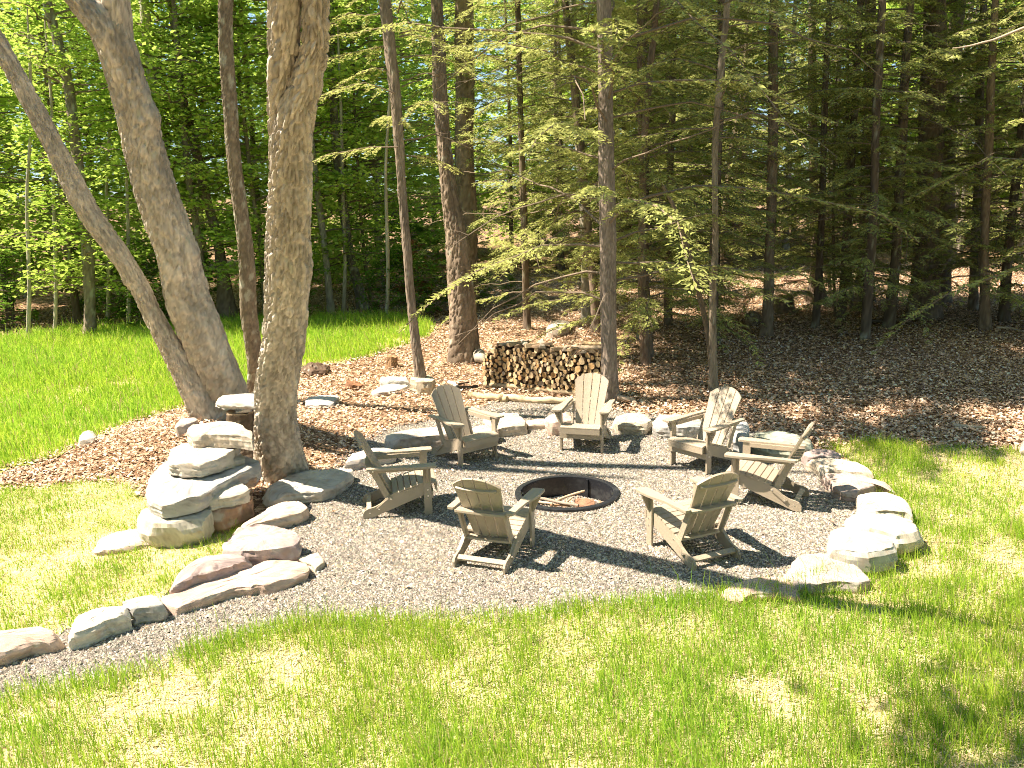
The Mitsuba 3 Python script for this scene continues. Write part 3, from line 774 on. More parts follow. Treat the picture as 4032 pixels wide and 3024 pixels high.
add_variant('hemlock2', hemlock_crown(142, 2.0, 13, 3.1, 92, 0.25), 'needle_skin')
add_variant('hemlockbig', hemlock_crown(143, 1.3, 14, 4.2, 90, 0.62), 'needle_skin')
add_variant('hemlockthin', hemlock_crown(144, 2.2, 12, 2.3, 50, 0.55, 0.8, (0.42, 0.46, 0.17)), 'needle_skin')


def crown(key, gid, x, y, z, rot, s=1.0, sz=None):
    inst(f'{key}__crown', gid + '_leaves', x, y, z, rot, s, sz)
    inst(f'{key}__limbs', gid + '_limbs', x, y, z, rot, s, sz)


def trunk_mesh(path, sides, rows, amp, col, spots, seed, **k):
    return stem(path, rows, sides, amp, col, spots, seed, **k)


# --- the many-stemmed maple by the stacked stones
yA = G2(614, 1026)[1]
cl = 'multi_stemmed_maple'
tag(cl, 'old maple of several furrowed trunks leaning apart beside the stacked stones', 'tree')
mpath = image_path([(614, 1030, 100), (606, 985, 94), (598, 920, 90), (597, 853, 86), (613, 720, 84), (623, 550, 86), (627, 400, 86), (629, 310, 86), (641, 230, 80), (660, 175, 68), (679, 100, 58), (683, 0, 55), (686, -150, 50)], yA, 7.5, lean=.7)
mpath[0, 2] = -0.08
m, c = stem(mpath, 480, 104, 0.018, BARK, 0.27, 3, ridge=0.036, stretch=4, flare=0.42, knobs=((3.6, 3.6, 0.16, 0.035),))
put('trunk', m, 'bark_skin', cl, True, c)
lp = image_path([(606, 340, 44), (604, 260, 48), (606, 180, 54), (611, 100, 60), (615, 0, 63), (614, -150, 58)], yA + 0.05, 7.5, lean=.7)
m, c = stem(lp, 240, 70, 0.017, BARK, 0.27, 5, ridge=0.036, stretch=4)
put('trunk_fork', m, 'bark_skin', cl, True, c)
yB = P(820, 1650, 0.3)[1]
s1 = image_path([(462, 915, 66), (450, 888, 62), (430, 853, 58), (380, 770, 48), (332, 686, 40), (297, 613, 40), (260, 553, 44), (177, 433, 46), (126, 333, 40), (73, 233, 37), (28, 150, 34), (-20, 60, 32), (-85, -60, 30)], yB, 11, lean=.18)
m, c = stem(s1, 420, 64, 0.013, BARK, 0.32, 7, ridge=0.03, stretch=3.2, flare=0.25, knobs=((2.35, 0.4, 0.10, 0.035),))
labels[put('leaning_trunk', m, 'bark_skin', cl, True, c)] = {'label': 'thin trunk leaning far out to the left'}
s2 = image_path([(495, 900, 104), (484, 850, 96), (455, 770, 96), (427, 696, 94), (403, 636, 90), (383, 553, 82), (343, 433, 82), (316, 333, 78), (290, 233, 76), (265, 150, 78), (235, 66, 84), (178, 0, 66), (110, -80, 52), (30, -200, 44)], yB + 0.35, 12, lean=.3)
m, c = stem(s2, 420, 84, 0.018, BARK, 0.35, 9, ridge=0.038, stretch=3.2, flare=0.22, knobs=((4.45, 2.9, 0.15, 0.07), (2.6, 2.9, 0.12, 0.05)))
labels[put('leaning_trunk', m, 'bark_skin', cl, True, c)] = {'label': 'thick trunk leaning left, with a knot and flaking bark'}
s2b = image_path([(262, 130, 56), (256, 66, 58), (247, 0, 58), (228, -90, 52), (215, -200, 46)], yB + 0.38, 12, lean=.3)
m, c = stem(s2b, 130, 60, 0.016, BARK, 0.36, 10, ridge=0.036, stretch=3.2)
put('trunk_fork', m, 'bark_skin', cl, True, c)
yC = G2(551, 850, 0.12)[1]
s3 = image_path([(552, 862, 34), (551, 840, 31), (550, 770, 33), (540, 696, 33), (532, 553, 31), (508, 367, 31), (497, 217, 31), (488, 100, 29), (486, 0, 28), (484, -80, 27)], yC, 11, lean=.28)
m, c = stem(s3, 380, 48, 0.008, (0.21, 0.18, 0.14), 0.40, 11, ridge=0.025, stretch=3, flare=0.3)
labels[put('slim_trunk', m, 'bark_skin', cl, True, c)] = {'label': 'slim dark upright trunk behind the others'}
for j, (x, y, z, rot, s, g) in enumerate(((-1.6, 3.4, 1.2, 20, 0.75, 'high0'), (-3.0, 15.2, 6.5, 200, 0.75, 'high1'))):
    inst(numbered(f'{cl}__crown'), g + '_leaves', x, y, z, rot, s)
    inst(numbered(f'{cl}__limbs'), g + '_limbs', x, y, z, rot, s)

for j, (x, y, z, rot, s, g) in enumerate(((-1.9, 11.9, 8.6, 20, 1.5, 'shrub0'),)):
    inst(numbered(f'{cl}__crown'), g + '_leaves', x, y, z, rot, s)
    inst(numbered(f'{cl}__limbs'), g + '_limbs', x, y, z, rot, s)

# --- trunks one can tell apart
TR = []


def tree(name, label, pts, gid, top=11, col=BARK_D, spots=0.3, sides=26, rows=150, amp=0.006, rot=0, s=1.0, zoff=0.0, y0=None, group=None, ridge=0.03, crown_at=None, **kw):
    key = numbered(name)
    tag(key, label, 'tree', group)
    bu, bv = pts[0][:2]
    if y0 is None: y0 = G2(bu, bv)[1]
    path = image_path(pts, y0, top)
    path[0, 2] = hgt(path[0, 0], path[0, 1]) - 0.06
    m, c = stem(path, rows, sides, amp, col, spots, int(bu * 7) % 997, ridge=ridge, flare=kw.pop('flare', 0.3), **kw)
    scene[f'{key}__trunk'] = mikit.ply(m, 'bark_skin', smooth=True, color=c)
    x, y = path[0, 0], path[0, 1]
    if gid:
        for q, g in enumerate(gid if isinstance(gid, (list, tuple)) else [gid]):
            sfx = '' if q == 0 else f'_{q:03d}'
            zz = path[np.argmin(np.abs(path[:, 2] - 5))]
            cx, cy = (x + zz[0]) / 2, (y + zz[1]) / 2
            inst(f'{key}__crown{sfx}', g + '_leaves', cx, cy, hgt(x, y) + zoff, rot + q * 77, s)
            inst(f'{key}__limbs{sfx}', g + '_limbs', cx, cy, hgt(x, y) + zoff, rot + q * 77, s)
    return key


tree('maple_tree', 'dark straight trunk at the far edge of the clearing left of the leaning trunks', [(194, 722, 28), (194, 640, 24), (186, 500, 25), (168, 350, 23), (150, 200, 22), (125, 90, 20), (100, 0, 18)], 'maple1', col=(0.225, 0.192, 0.159), spots=.4, rot=40)
tree('maple_tree', 'dark trunk rising between the thick leaning trunk and the slim upright trunk', [(492, 692, 40), (473, 533, 22), (443, 417, 20), (420, 310, 19), (393, 200, 18), (380, 90, 17), (370, 0, 17)], 'tallmaple0', col=(0.225, 0.173, 0.138), rot=10)
tree('maple_tree', 'thin trunk left of the slim upright trunk, foot hidden by the leaning trunk', [(452, 700, 16), (425, 500, 14), (405, 367, 13), (390, 200, 12), (380, 60, 11)], 'maple2', col=(0.225, 0.188, 0.15), rot=120)
tree('maple_tree', 'mottled grey trunk half hidden behind the top of the thick leaning trunk', [(420, 690, 24), (390, 500, 23), (363, 366, 22), (336, 217, 21), (310, 0, 20)], 'tallmaple1', col=BARK_G, spots=.45, rot=80)
tree('sapling', 'slender sapling just right of the slim upright trunk', [(571, 692, 10), (563, 546, 9), (546, 417, 9), (523, 217, 8), (505, 33, 7)], 'maple3', top=9, col=(0.2, 0.17, 0.12), rot=190, sides=14, rows=80)
tree('maple_tree', 'pale slender trunk close right of the forked main trunk', [(716, 676, 15), (697, 500, 14), (670, 283, 13), (655, 100, 12), (645, 0, 11)], 'maple0', col=BARK_G, spots=.4, rot=220)
tree('maple_tree', 'grey trunk curving up right of the forked main trunk, taller of the pair there', [(786, 668, 24), (772, 610, 21), (757, 560, 20), (740, 430, 19), (725, 300, 18), (716, 115, 17), (712, 0, 16)], 'tallmaple1', col=(0.2, 0.18, 0.15), spots=.4, rot=300)
tree('sapling', 'thin dark sapling beside the grey curving trunk', [(803, 660, 9), (794, 600, 8), (787, 560, 8), (778, 440, 7), (770, 300, 6)], 'maple2', top=8, col=(0.225, 0.183, 0.141), rot=250, sides=12, rows=60)
tree('hemlock_tree', 'slender leaning hemlock trunk with its foot by the flagstones', [(915, 845, 27), (905, 790, 22), (893, 700, 20), (885, 620, 20), (880, 550, 19), (868, 400, 18), (856, 233, 22), (842, 100, 26), (832, 0, 27)], 'hemlockthin', top=14, col=(0.24, 0.2, 0.165), spots=.3, rot=60, sides=40, rows=240, amp=.007, zoff=2.2, s=.8)
yT = G2(985, 783)[1]
dk = tree('twin_trunk_tree', 'big tree of two shaggy trunks grown together, moss at its foot, left of the firewood', [(963, 784, 62), (955, 730, 54), (948, 650, 52), (940, 550, 51), (922, 433, 50), (900, 267, 46), (886, 100, 40), (876, 0, 37)], ['high0', 'high1'], top=16, col=BARK, spots=.34, rot=15, sides=64, rows=340, amp=.016, ridge=.05, y0=yT, flare=.3)
p2 = image_path([(1004, 782, 62), (1000, 700, 54), (990, 547, 48), (968, 400, 36), (958, 300, 30), (950, 167, 28), (943, 0, 23)], yT + 0.12, 15); p2[0, 2] = -.06
m, c = stem(p2, 340, 60, .015, (.235, .19, .15), .33, 31, ridge=.04, flare=.25)
put('trunk', m, 'bark_skin', dk, True, c)
NUM[dk + '__trunk'] = 2
tree('hemlock_tree', 'dark thick trunk half hidden by needles right of the twin trunks', [(1012, 672, 46), (1008, 500, 44), (1003, 300, 42), (1004, 170, 40), (1002, 0, 38)], ['hemlock0'], top=14, col=(0.225, 0.177, 0.137), rot=140, sides=32, rows=180, amp=.012)
tree('hemlock_tree', 'straight grey brown hemlock trunk at the right end of the firewood', [(1322, 868, 42), (1318, 830, 36), (1315, 700, 34), (1313, 550, 33), (1311, 400, 34), (1308, 200, 32), (1304, 0, 31)], 'hemlockbig', top=17, col=(0.255, 0.215, 0.185), spots=.2, rot=100, sides=72, rows=420, amp=.006, ridge=.018, flare=.35, zoff=0.3)
tree('maple_tree', 'pale trunk behind the firewood, left one of a close pair', [(1268, 697, 22), (1266, 600, 21), (1262, 467, 20), (1254, 333, 19), (1245, 200, 18), (1238, 60, 17)], 'high0', top=14, col=(0.36, 0.33, 0.28), spots=.45, rot=200, sides=28)
tree('maple_tree', 'dark trunk behind the firewood, right one of a close pair', [(1290, 718, 22), (1284, 640, 18), (1277, 563, 17), (1262, 400, 17), (1240, 180, 16), (1222, 20, 15)], 'hemlock2', top=13, col=(0.225, 0.176, 0.141), rot=20)
tree('hemlock_tree', 'thin dark trunk in the shade right of the straight hemlock, nearer of two', [(1396, 788, 19), (1388, 660, 18), (1386, 553, 17), (1390, 333, 15), (1400, 200, 14), (1418, 0, 13)], 'hemlock1', top=10, rot=70, col=(0.225, 0.173, 0.138))
tree('hemlock_tree', 'thin dark trunk in the shade right of the straight hemlock, farther of two', [(1405, 772, 14), (1398, 650, 13), (1392, 553, 12), (1386, 400, 11)], 'hemlock0', top=8.5, rot=310, col=(0.225, 0.173, 0.138), s=.9)
tree('sapling', 'curved thin sapling bowing left behind the back right chair', [(1540, 835, 11), (1528, 720, 11), (1511, 636, 11), (1491, 553, 10), (1465, 470, 9), (1432, 400, 8)], None, top=None, col=(0.2, 0.165, 0.125), sides=14, rows=90, amp=.002)
tree('sapling', 'upright pale sapling trunk behind the back right chair', [(1542, 846, 21), (1540, 760, 15), (1540, 620, 15), (1545, 547, 14), (1544, 333, 13), (1556, 167, 14), (1570, 17, 13)], 'hemlockthin', top=10, col=(0.26, 0.22, 0.175), spots=.3, sides=24, rows=160, amp=.004, rot=30, zoff=2.2, s=.85)
tree('sapling', 'thin leaning sapling just right of the upright pale sapling', [(1556, 640, 14), (1557, 550, 13), (1565, 467, 12), (1578, 333, 11), (1598, 233, 10), (1608, 150, 9)], 'hemlock1', top=8.5, col=(0.225, 0.188, 0.138), rot=170, sides=16)
tree('hemlock_tree', 'dark trunk in shade right of the pair of saplings', [(1656, 723, 25), (1660, 640, 22), (1662, 553, 22), (1666, 467, 21), (1669, 333, 21), (1671, 53, 20)], 'hemlock2', top=14, rot=260, col=(0.225, 0.177, 0.137))
tree('hemlock_tree', 'dark flared trunk left of the bright patch deep in the shade', [(1766, 656, 36), (1763, 600, 24), (1762, 553, 21), (1758, 400, 19), (1755, 0, 17)], 'hemlock0', top=13, rot=330, col=(0.225, 0.18, 0.146), flare=.6)
tree('hemlock_tree', 'dark trunk in the middle of the shaded slope', [(1862, 672, 30), (1866, 553, 27), (1872, 400, 25), (1876, 250, 24), (1880, 0, 22)], 'hemlock2', top=14, rot=190, col=(0.225, 0.18, 0.146))
tree('sapling', 'pale thin sapling left of the dark trunk in the middle of the shaded slope', [(1841, 664, 12), (1836, 600, 11), (1832, 553, 11), (1828, 420, 9)], 'hemlock1', top=8, rot=15, col=(0.24, 0.2, 0.16), sides=12, s=.85)
tree('big_shade_tree', 'thickest dark trunk on the right, standing in deep shade', [(1996, 686, 62), (1998, 620, 53), (2000, 553, 50), (2004, 440, 49), (2012, 267, 48), (2018, 133, 46), (2020, 0, 44)], ['high1', 'hemlock2'], top=17, rot=45, col=(0.225, 0.178, 0.132), sides=56, rows=260, amp=.018, ridge=.045, zoff=1.2)
tree('hemlock_tree', 'dark trunk leaning right behind the thickest trunk', [(2036, 655, 34), (2042, 500, 32), (2050, 290, 30), (2058, 200, 29), (2068, 33, 28)], 'tallmaple0', top=15, rot=145, col=(0.225, 0.18, 0.146))
tree('hemlock_tree', 'slim lit trunk near the right photo edge', [(2129, 713, 23), (2127, 640, 20), (2125, 547, 20), (2135, 333, 17), (2143, 133, 15), (2150, 0, 14)], 'hemlock0', top=12, rot=215, col=(0.24, 0.185, 0.14))
tree('hemlock_tree', 'dark trunk close left of the slim lit trunk near the right photo edge', [(2103, 671, 18), (2105, 553, 18), (2112, 400, 17), (2120, 100, 16)], 'hemlock1', top=12, rot=285, col=(0.225, 0.188, 0.15), s=1.15)
for i, (u, v, w) in enumerate(((1794, 642, 7), (1805, 682, 7), (1888, 652, 9))):
    tree('thin_sapling', ('bare thin dark sapling right of the flared trunk', 'bare thin dark sapling, nearest of those on the shaded slope', 'thin dark sapling right of the trunk in the middle of the slope')[i],
         [(u, v, w), (u - 3, v - 60, w), (u - 5, 500, w * .9), (u - 4, 380, w * .8)], None, top=6, col=(0.225, 0.18, 0.135), sides=10, rows=50, amp=.002)

# --- forest behind, filled with trees like those one can see
r3 = np.random.default_rng(77)
group('trunk_thin', *((lambda mc: (mc[0], 'bark_skin', True, mc[1]))(stem(np.array([[0, 0, -.1, .12], [.05, 0, 2, .105], [0.0, .06, 6, .085], [.1, 0, 12, .05]]), 90, 16, .007, (.15, .12, .095), .35, 71, flare=.3))))
group('trunk_grey', *((lambda mc: (mc[0], 'bark_skin', True, mc[1]))(stem(np.array([[0, 0, -.1, .17], [-.05, 0, 2, .15], [0.1, .06, 6, .125], [.0, 0, 14, .06]]), 90, 18, .009, (.21, .185, .155), .42, 72, flare=.35))))


def forest(name, label, grp, spots, gids, tk, smin=.85, smax=1.2):
    for (x, y) in spots:
        key = numbered(name)
        tag(key, label, 'tree', grp)
        g = gids[r3.integers(len(gids))]
        z = hgt(x, y); s = r3.uniform(smin, smax); rot = r3.uniform(0, 360)
        inst(f'{key}__trunk', tk, x, y, z, rot, r3.uniform(.7, 1.15), 1.0)
        inst(f'{key}__crown', g + '_leaves', x, y, z, rot, s)
        inst(f'{key}__limbs', g + '_limbs', x, y, z, rot, s)


taken = [tuple(np.array(T(scene[k]['to_world']).matrix)[:2, 3]) for k in scene if k.endswith('__crown')]


def spread(n, x0, x1, y0, y1, dmin, ok=lambda x, y: True):
    out = []
    for _ in range(n * 40):
        x, y = r3.uniform(x0, x1), r3.uniform(y0, y1)
        if ok(x, y) and all(math.hypot(x - a, y - b) > dmin for a, b in out + taken):
            out.append((x, y))
            if len(out) == n: break
    taken.extend(out)
    return out


M_ALL = ['maple0', 'maple1', 'maple2', 'maple3', 'tallmaple0', 'tallmaple1']
forest('forest_maple', 'leafy bright green maple at the far edge of the clearing', 'maples along the far edge of the clearing', spread(10, -19, -2.5, 25.2, 29, 2.3), M_ALL[:4], 'trunk_thin')
forest('forest_maple', 'leafy green maple in the woods behind the clearing', 'maples in the woods behind the clearing', spread(24, -32, 0, 30, 50, 3.0), M_ALL[:5] + ['farmaple0', 'farmaple1'], 'trunk_grey', 1.0, 1.35)
forest('forest_hemlock', 'olive green hemlock among the woods behind the firewood', 'hemlocks in the woods behind the firewood', spread(15, 0.0, 10, 20.5, 40, 1.6, lambda x, y: not (0 < x and 23.2 < y < 35)), ['hemlock0', 'hemlock1', 'hemlock2'], 'trunk_thin')
forest('forest_hemlock', 'hemlock with drooping sprays filling the middle of the shaded slope', 'hemlocks filling the shaded slope', spread(9, 3.0, 15, 18.8, 22.6, 1.5), ['hemlock1', 'hemlock2'], 'trunk_thin', .8, 1.05)
forest('forest_hemlock', 'dark hemlock in the shaded woods on the right', 'hemlocks in the shaded woods on the right', spread(11, 7, 24, 20.5, 38, 2.7, lambda x, y: not (0 < x < 22 and 23 < y < 35)), ['hemlock0', 'hemlock2', 'hemlock1'], 'trunk_grey')
forest('forest_maple', 'green maple deep in the woods on the right', 'maples deep in the woods on the right', spread(46, -4, 42, 36.5, 60, 2.3), ['farmaple0', 'farmaple1', 'farmaple0', 'hemlock0'], 'trunk_grey', 1.1, 1.45)
for i, (x, y) in enumerate(spread(14, -19, -1, 24.3, 27, 1.2)):
    key = numbered('understory_shrub'); g = f'shrub{i % 2}'
    tag(key, 'low leafy shrub in the dim edge of the woods behind the clearing', 'shrub', 'shrubs under the trees behind the clearing')
    crown(key, g, x, y, hgt(x, y) - .05, r3.uniform(0, 360), r3.uniform(.7, 1.2))
for i, (u, v) in enumerate(((60, 735), (118, 726), (232, 712), (276, 708), (628, 690), (742, 684), (835, 690))):
    tree('pale_sapling', 'pale thin sapling stem in the woods edge behind the clearing', [(u, v, 9), (u + 3, v - 120, 8), (u - 2, v - 300, 7), (u + 8 * (-1) ** i, v - 520, 6)], None, top=8, col=(0.4, 0.37, 0.31), spots=.35, sides=10, rows=50, amp=.002,
         group='pale saplings behind the clearing', y0=G2(u, v)[1] + .3 * (i % 3))
# maples added out of view to dim the sky fill, then side hemlocks
forest('sky_screen_maple', 'tall maple added out of view round the clearing to block low sky light', 'maples added out of view to block low sky light',
       [(-23, 8), (-22, 2), (-17, -4), (-13, -9), (-8, -13), (-3, -15), (3, -15), (8, -13), (12, -9), (15, -4), (16, 2), (-25, 12), (-27, 5), (-20, -2), (-15, -14), (0, -20), (8, -19), (16, -13), (20, -5), (19, 5), (-24, 18)],
       ['farmaple0', 'farmaple1', 'tallmaple0'], 'trunk_grey', 1.1, 1.4)
forest('side_hemlock', 'hemlock just right of the photo at the edge of the lawn', 'hemlocks right of the photo', [(10.5, 13.6), (13.0, 17.5)], ['hemlock2'], 'trunk_grey')
#%% OBJECTS
# --- Adirondack chairs: local x to the sitter's right, y forward, z up; the parts are made once and placed seven times
def mirror(m):
    m = m.copy(); m.vertices = m.vertices * [-1, 1, 1]; m.invert(); return m


def arm_mesh():
    out = [(.345, .432), (.375, .428), (.388, .414), (.391, .34), (.389, .24), (.378, .15), (.358, .07), (.345, 0), (.338, -.12), (.334, -.30), (.326, -.318),
           (.268, -.318), (.262, -.30), (.266, -.15), (.268, -.03), (.262, .07), (.256, .18), (.255, .34), (.257, .41), (.268, .426), (.30, .432)]
    m = extrude(out, .023); m.apply_translation([0, 0, .556])
    return m


BACK_A, BACK_N = np.array([0, -.4637, .886]), np.array([0, .886, .4637])   # along the slats; towards the sitter
BACK_O, BACK_L = np.array([0, -.058, .235]), .777


def back_pt(x, s, off):
    return BACK_O + np.outer(s, BACK_A) + np.outer(x, [1, 0, 0]) + np.outer(off + .022 * (x / .235) ** 2, BACK_N)


def back_slat(k):
    n, w = 15, 5
    f0, f1 = -1 + .5 * k, -.5 + .5 * k
    hw = lambda s: .172 + .066 * np.clip(s / .66, 0, 1) ** 1.1
    top = lambda x: BACK_L - .112 * (np.abs(x) / .236) ** 2.2
    fr = np.linspace(f0, f1, w)
    gap = .0055
    P_, N_ = [], []
    for side in (0, 1):
        for a in np.linspace(0, 1, n):
            x0 = fr * hw(a * BACK_L)
            x0 = x0 + np.linspace(gap if k > 0 else 0, -gap if k < 3 else 0, w)
            s = a * top(x0)
            x = fr * hw(s) + np.linspace(gap if k > 0 else 0, -gap if k < 3 else 0, w)
            P_.append(back_pt(x, s, np.full(w, .0 if side == 0 else -.02)))
    v = np.vstack(P_)
    I = lambda side, i, j: side * n * w + i * w + j
    f = []
    for i in range(n - 1):
        for j in range(w - 1):
            f += [[I(0, i, j), I(0, i, j + 1), I(0, i + 1, j + 1), I(0, i + 1, j)], [I(1, i, j), I(1, i + 1, j), I(1, i + 1, j + 1), I(1, i, j + 1)]]
        f += [[I(0, i, 0), I(0, i + 1, 0), I(1, i + 1, 0), I(1, i, 0)], [I(0, i, w - 1), I(1, i, w - 1), I(1, i + 1, w - 1), I(0, i + 1, w - 1)]]
    for j in range(w - 1):
        f += [[I(0, 0, j), I(1, 0, j), I(1, 0, j + 1), I(0, 0, j + 1)], [I(0, n - 1, j), I(0, n - 1, j + 1), I(1, n - 1, j + 1), I(1, n - 1, j)]]
    f = np.array(f)
    return trimesh.Trimesh(v, np.vstack([f[:, [0, 1, 2]], f[:, [0, 2, 3]]]), process=False)


def batten():
    xs = np.linspace(-.205, .205, 11)
    s = np.full(11, BACK_L - .135)
    c = back_pt(xs, s, np.full(11, -.0205))
    q = []
    for p in c:
        q.append([p - BACK_A * .013, p + BACK_A * .013, p + BACK_A * .010 - BACK_N * .024, p - BACK_A * .010 - BACK_N * .024])
    v = np.array(q).reshape(-1, 3)
    f = []
    for i in range(10):
        for j in range(4):
            f.append([i * 4 + j, i * 4 + (j + 1) % 4, (i + 1) * 4 + (j + 1) % 4, (i + 1) * 4 + j])
    f = np.array(f + [[0, 3, 2, 1], [40, 41, 42, 43]])
    return trimesh.Trimesh(v, np.vstack([f[:, [0, 1, 2]], f[:, [0, 2, 3]]]), process=False)


def shelf(z, hw, depth, y_off=0.0):
    """curved plank that carries the back slats: front edge follows them"""
    xs = np.linspace(-hw, hw, 13)
    yb = BACK_O[1] + (z - BACK_O[2]) / BACK_A[2] * BACK_A[1] - .0235
    front = [(x, yb + .022 * min(1, abs(x) / .235) ** 2 * 1.0 + y_off) for x in xs]
    back = [(x, yb - depth + .012 * (x / hw) ** 2) for x in xs[::-1]]
    m = extrude(front + back, .02); m.apply_translation([0, 0, z - .01])
    return m


CHAIR = {}
STR = [(-.383, 0), (-.30, 0), (-.02, .105), (.30, .225), (.352, .235), (.352, .335), (.33, .348), (.25, .338), (.15, .31), (.05, .278), (-.03, .255), (-.085, .242), (-.125, .215),
       (-.18, .165), (-.25, .128), (-.32, .112), (-.36, .095), (-.385, .06)]
CHAIR['front_leg'] = [side_plate([(.285, 0), (.37, 0), (.37, .5555), (.285, .5555)], .2675, .2895)]
CHAIR['bracket'] = [cat([(lambda m: (setattr(m, 'vertices', np.stack([np.array(m.vertices)[:, 0], .318 + np.array(m.vertices)[:, 2], np.array(m.vertices)[:, 1]], 1)), m)[1])(extrude([(.290, .37), (.306, .375), (.334, .44), (.372, .52), (.372, .5555), (.290, .5555)], .022))])]
CHAIR['arm'] = [arm_mesh()]
CHAIR['arm_rail'] = [box(.2455, .267, -.29, .29, .508, .5555)]
CHAIR['rear_post'] = [side_plate([(-.067, .205), (-.138, .205), (-.288, .535), (-.215, .535)], .2225, .2445)]
CHAIR['side_rail'] = [side_plate(STR, .2455, .2665)]
CHAIR['folding_strut'] = [side_plate([(-.055, .212), (-.082, .235), (-.235, .115), (-.21, .088)], .267, .283)]
for k in list(CHAIR):
    CHAIR[k].append(mirror(CHAIR[k][0]))
slats, ty = [], [(.352, .352), (.25, .3395), (.178, .322), (.108, .300), (.04, .277), (-.03, .257), (-.095, .243)]
front = side_plate([(.437, .336), (.437, .350), (.425, .357), (.355, .369), (.292, .362), (.292, .345), (.355, .352), (.42, .338)], -.2665, .2665)
slats.append(front)
for (a, b), (c2, d2) in zip([(.287, .3615), (.215, .351), (.145, .331), (.075, .307), (.006, .284)], [(.225, .3535), (.155, .334), (.085, .3105), (.016, .2875), (-.052, .266)]):
    slats.append(side_plate([(a, b), (c2, d2), (c2, d2 - .019), (a, b - .019)], -.2665, .2665))
CHAIR['seat_slat'] = slats
CHAIR['seat_front'] = [box(-.2665, .2665, .416, .4365, .262, .333)]
CHAIR['stretcher'] = [box(-.2895, .2895, .3705, .39, .185, .262)]
CHAIR['rear_bar'] = [side_plate([(-.335, .062), (-.285, .085), (-.293, .105), (-.343, .082)], -.245, .245)]
CHAIR['back_slat'] = [back_slat(k) for k in range(4)]
CHAIR['back_batten'] = [batten()]
CHAIR['back_shelf'] = [shelf(.547, .256, .085), shelf(.213, .2215, .075)]
bolts = []
for sgn in (-1, 1):
    for (x, y, z) in ((.2905, .33, .215), (.2905, .33, .285), (.2905, .33, .53), (.2675, -.31, .062), (.284, -.075, .21), (.284, -.21, .105), (.2675, -.252, .53)):
        b = trimesh.creation.cylinder(.008, .006, sections=8); b.apply_transform(trimesh.transformations.rotation_matrix(math.pi / 2, [0, 1, 0])); b.apply_translation([sgn * x, y, z]); bolts.append(b)
CHAIR['bolt'] = bolts
PLY = {k: [mikit.ply(m, 'bolt_metal' if k == 'bolt' else 'chair_plastic', smooth=25 if k in ('back_slat', 'arm') else False) for m in v] for k, v in CHAIR.items()}
for (x, y, yaw, z), lab in zip(((-1.325, 9.442, -80.67, 0), (-.675, 11.349, -141.37, -.008), (1.012, 11.743, 162.41, 0), (2.446, 10.739, 129.16, .008), (2.838, 9.351, 62.73, .012), (1.708, 8.013, 25.07, -.004), (-.22, 8.05, -21.78, -.004)),
                               ('leftmost taupe garden chair, seen from its right side', 'taupe garden chair at the back left, facing the fire ring', 'taupe garden chair in front of the firewood, at the back of the ring',
                                'taupe garden chair at the back right, its left armrest overlapping the rightmost chair', 'rightmost taupe garden chair, seen from its left side', 'taupe garden chair on the near right, its back to the camera',
                                'taupe garden chair on the near left, its back to the camera')):
    key = numbered('garden_chair')
    tag(key, lab, 'chair', 'reclined garden chairs around the fire ring')
    m = T().translate([x, y, z + .012]).rotate([0, 0, 1], yaw)
    for k, ds in PLY.items():
        for d in ds: put_dict(k, d, key, m)

# --- fire ring, sunk in the gravel
def lathe(profile, n=96):
    pr = np.array(profile)
    th = np.arange(n) * 2 * np.pi / n
    v = np.stack([pr[None, :, 0] * np.cos(th)[:, None], pr[None, :, 0] * np.sin(th)[:, None], np.broadcast_to(pr[None, :, 1], (n, len(pr)))], -1).reshape(-1, 3)
    k = len(pr)
    i, j = np.meshgrid(np.arange(n), np.arange(k - 1), indexing='ij')
    q = np.stack([i * k + j, ((i + 1) % n) * k + j, ((i + 1) % n) * k + j + 1, i * k + j + 1], -1).reshape(-1, 4)
    return trimesh.Trimesh(v, np.vstack([q[:, [0, 1, 2]], q[:, [0, 2, 3]]]), process=False)


fr = 'fire_ring'
tag(fr, 'round black steel fire ring sunk in the gravel with sticks inside', 'fire ring')
def at_ring(m):
    m.apply_translation([RING[0], RING[1], 0]); return m
put('rim', at_ring(lathe([(.530, .030), (.536, .044), (.545, .047), (.595, .047), (.605, .042), (.607, .010), (.603, .004)])), 'ring_paint', fr, 40)
put('wall', at_ring(lathe([(.5295, .043), (.527, .02), (.527, -.25)])), 'ring_paint', fr, 40)
for a in (58, 178, 300):
    b = box(.505, .526, -.012, .012, -.24, .03); b.apply_transform(trimesh.transformations.rotation_matrix(math.radians(a), [0, 0, 1]))
    put('seam', at_ring(b), 'ring_paint', fr)
tag(put('pit_floor', disk, 'soil_skin'), 'earth floor inside the fire ring', kind='structure')


def wood_colors(v, base, seed, f=(30, 30, 30), var=.6):
    g = nfbm(np.asarray(v) * np.array(f) + seed, 3, seed)[:, None]
    return np.clip(np.array(base) * (1 - var / 2 + var * g) , .01, .75)


def stick(name, label, pts, r0, r1_, base, seed, sides=9, rough=.12, cat_=None, group_=None, n=14):
    q, s = resample(np.array(pts, float), n)
    jit = (nz(np.stack([s * 9, s * 0 + seed, s * 0], 1), seed) - .5)
    q = q + np.stack([jit, -jit, .6 * jit], 1) * r0 * 1.2
    m = tube(q, np.linspace(r0, r1_, n) * (1 + rough * (nz(np.stack([s * 40, s * 0 + seed, s * 0], 1), seed + 1) - .5)), sides)
    v = np.array(m.vertices)
    key = put(name, m, 'wood_skin', None, True, wood_colors(v, base, seed, (45, 45, 45)))
    tag(key, label, cat_ or 'stick', group_)
    return key


def C8(u, v, z):
    return P(2000 + u * .217, 1820 + v * .217, z)


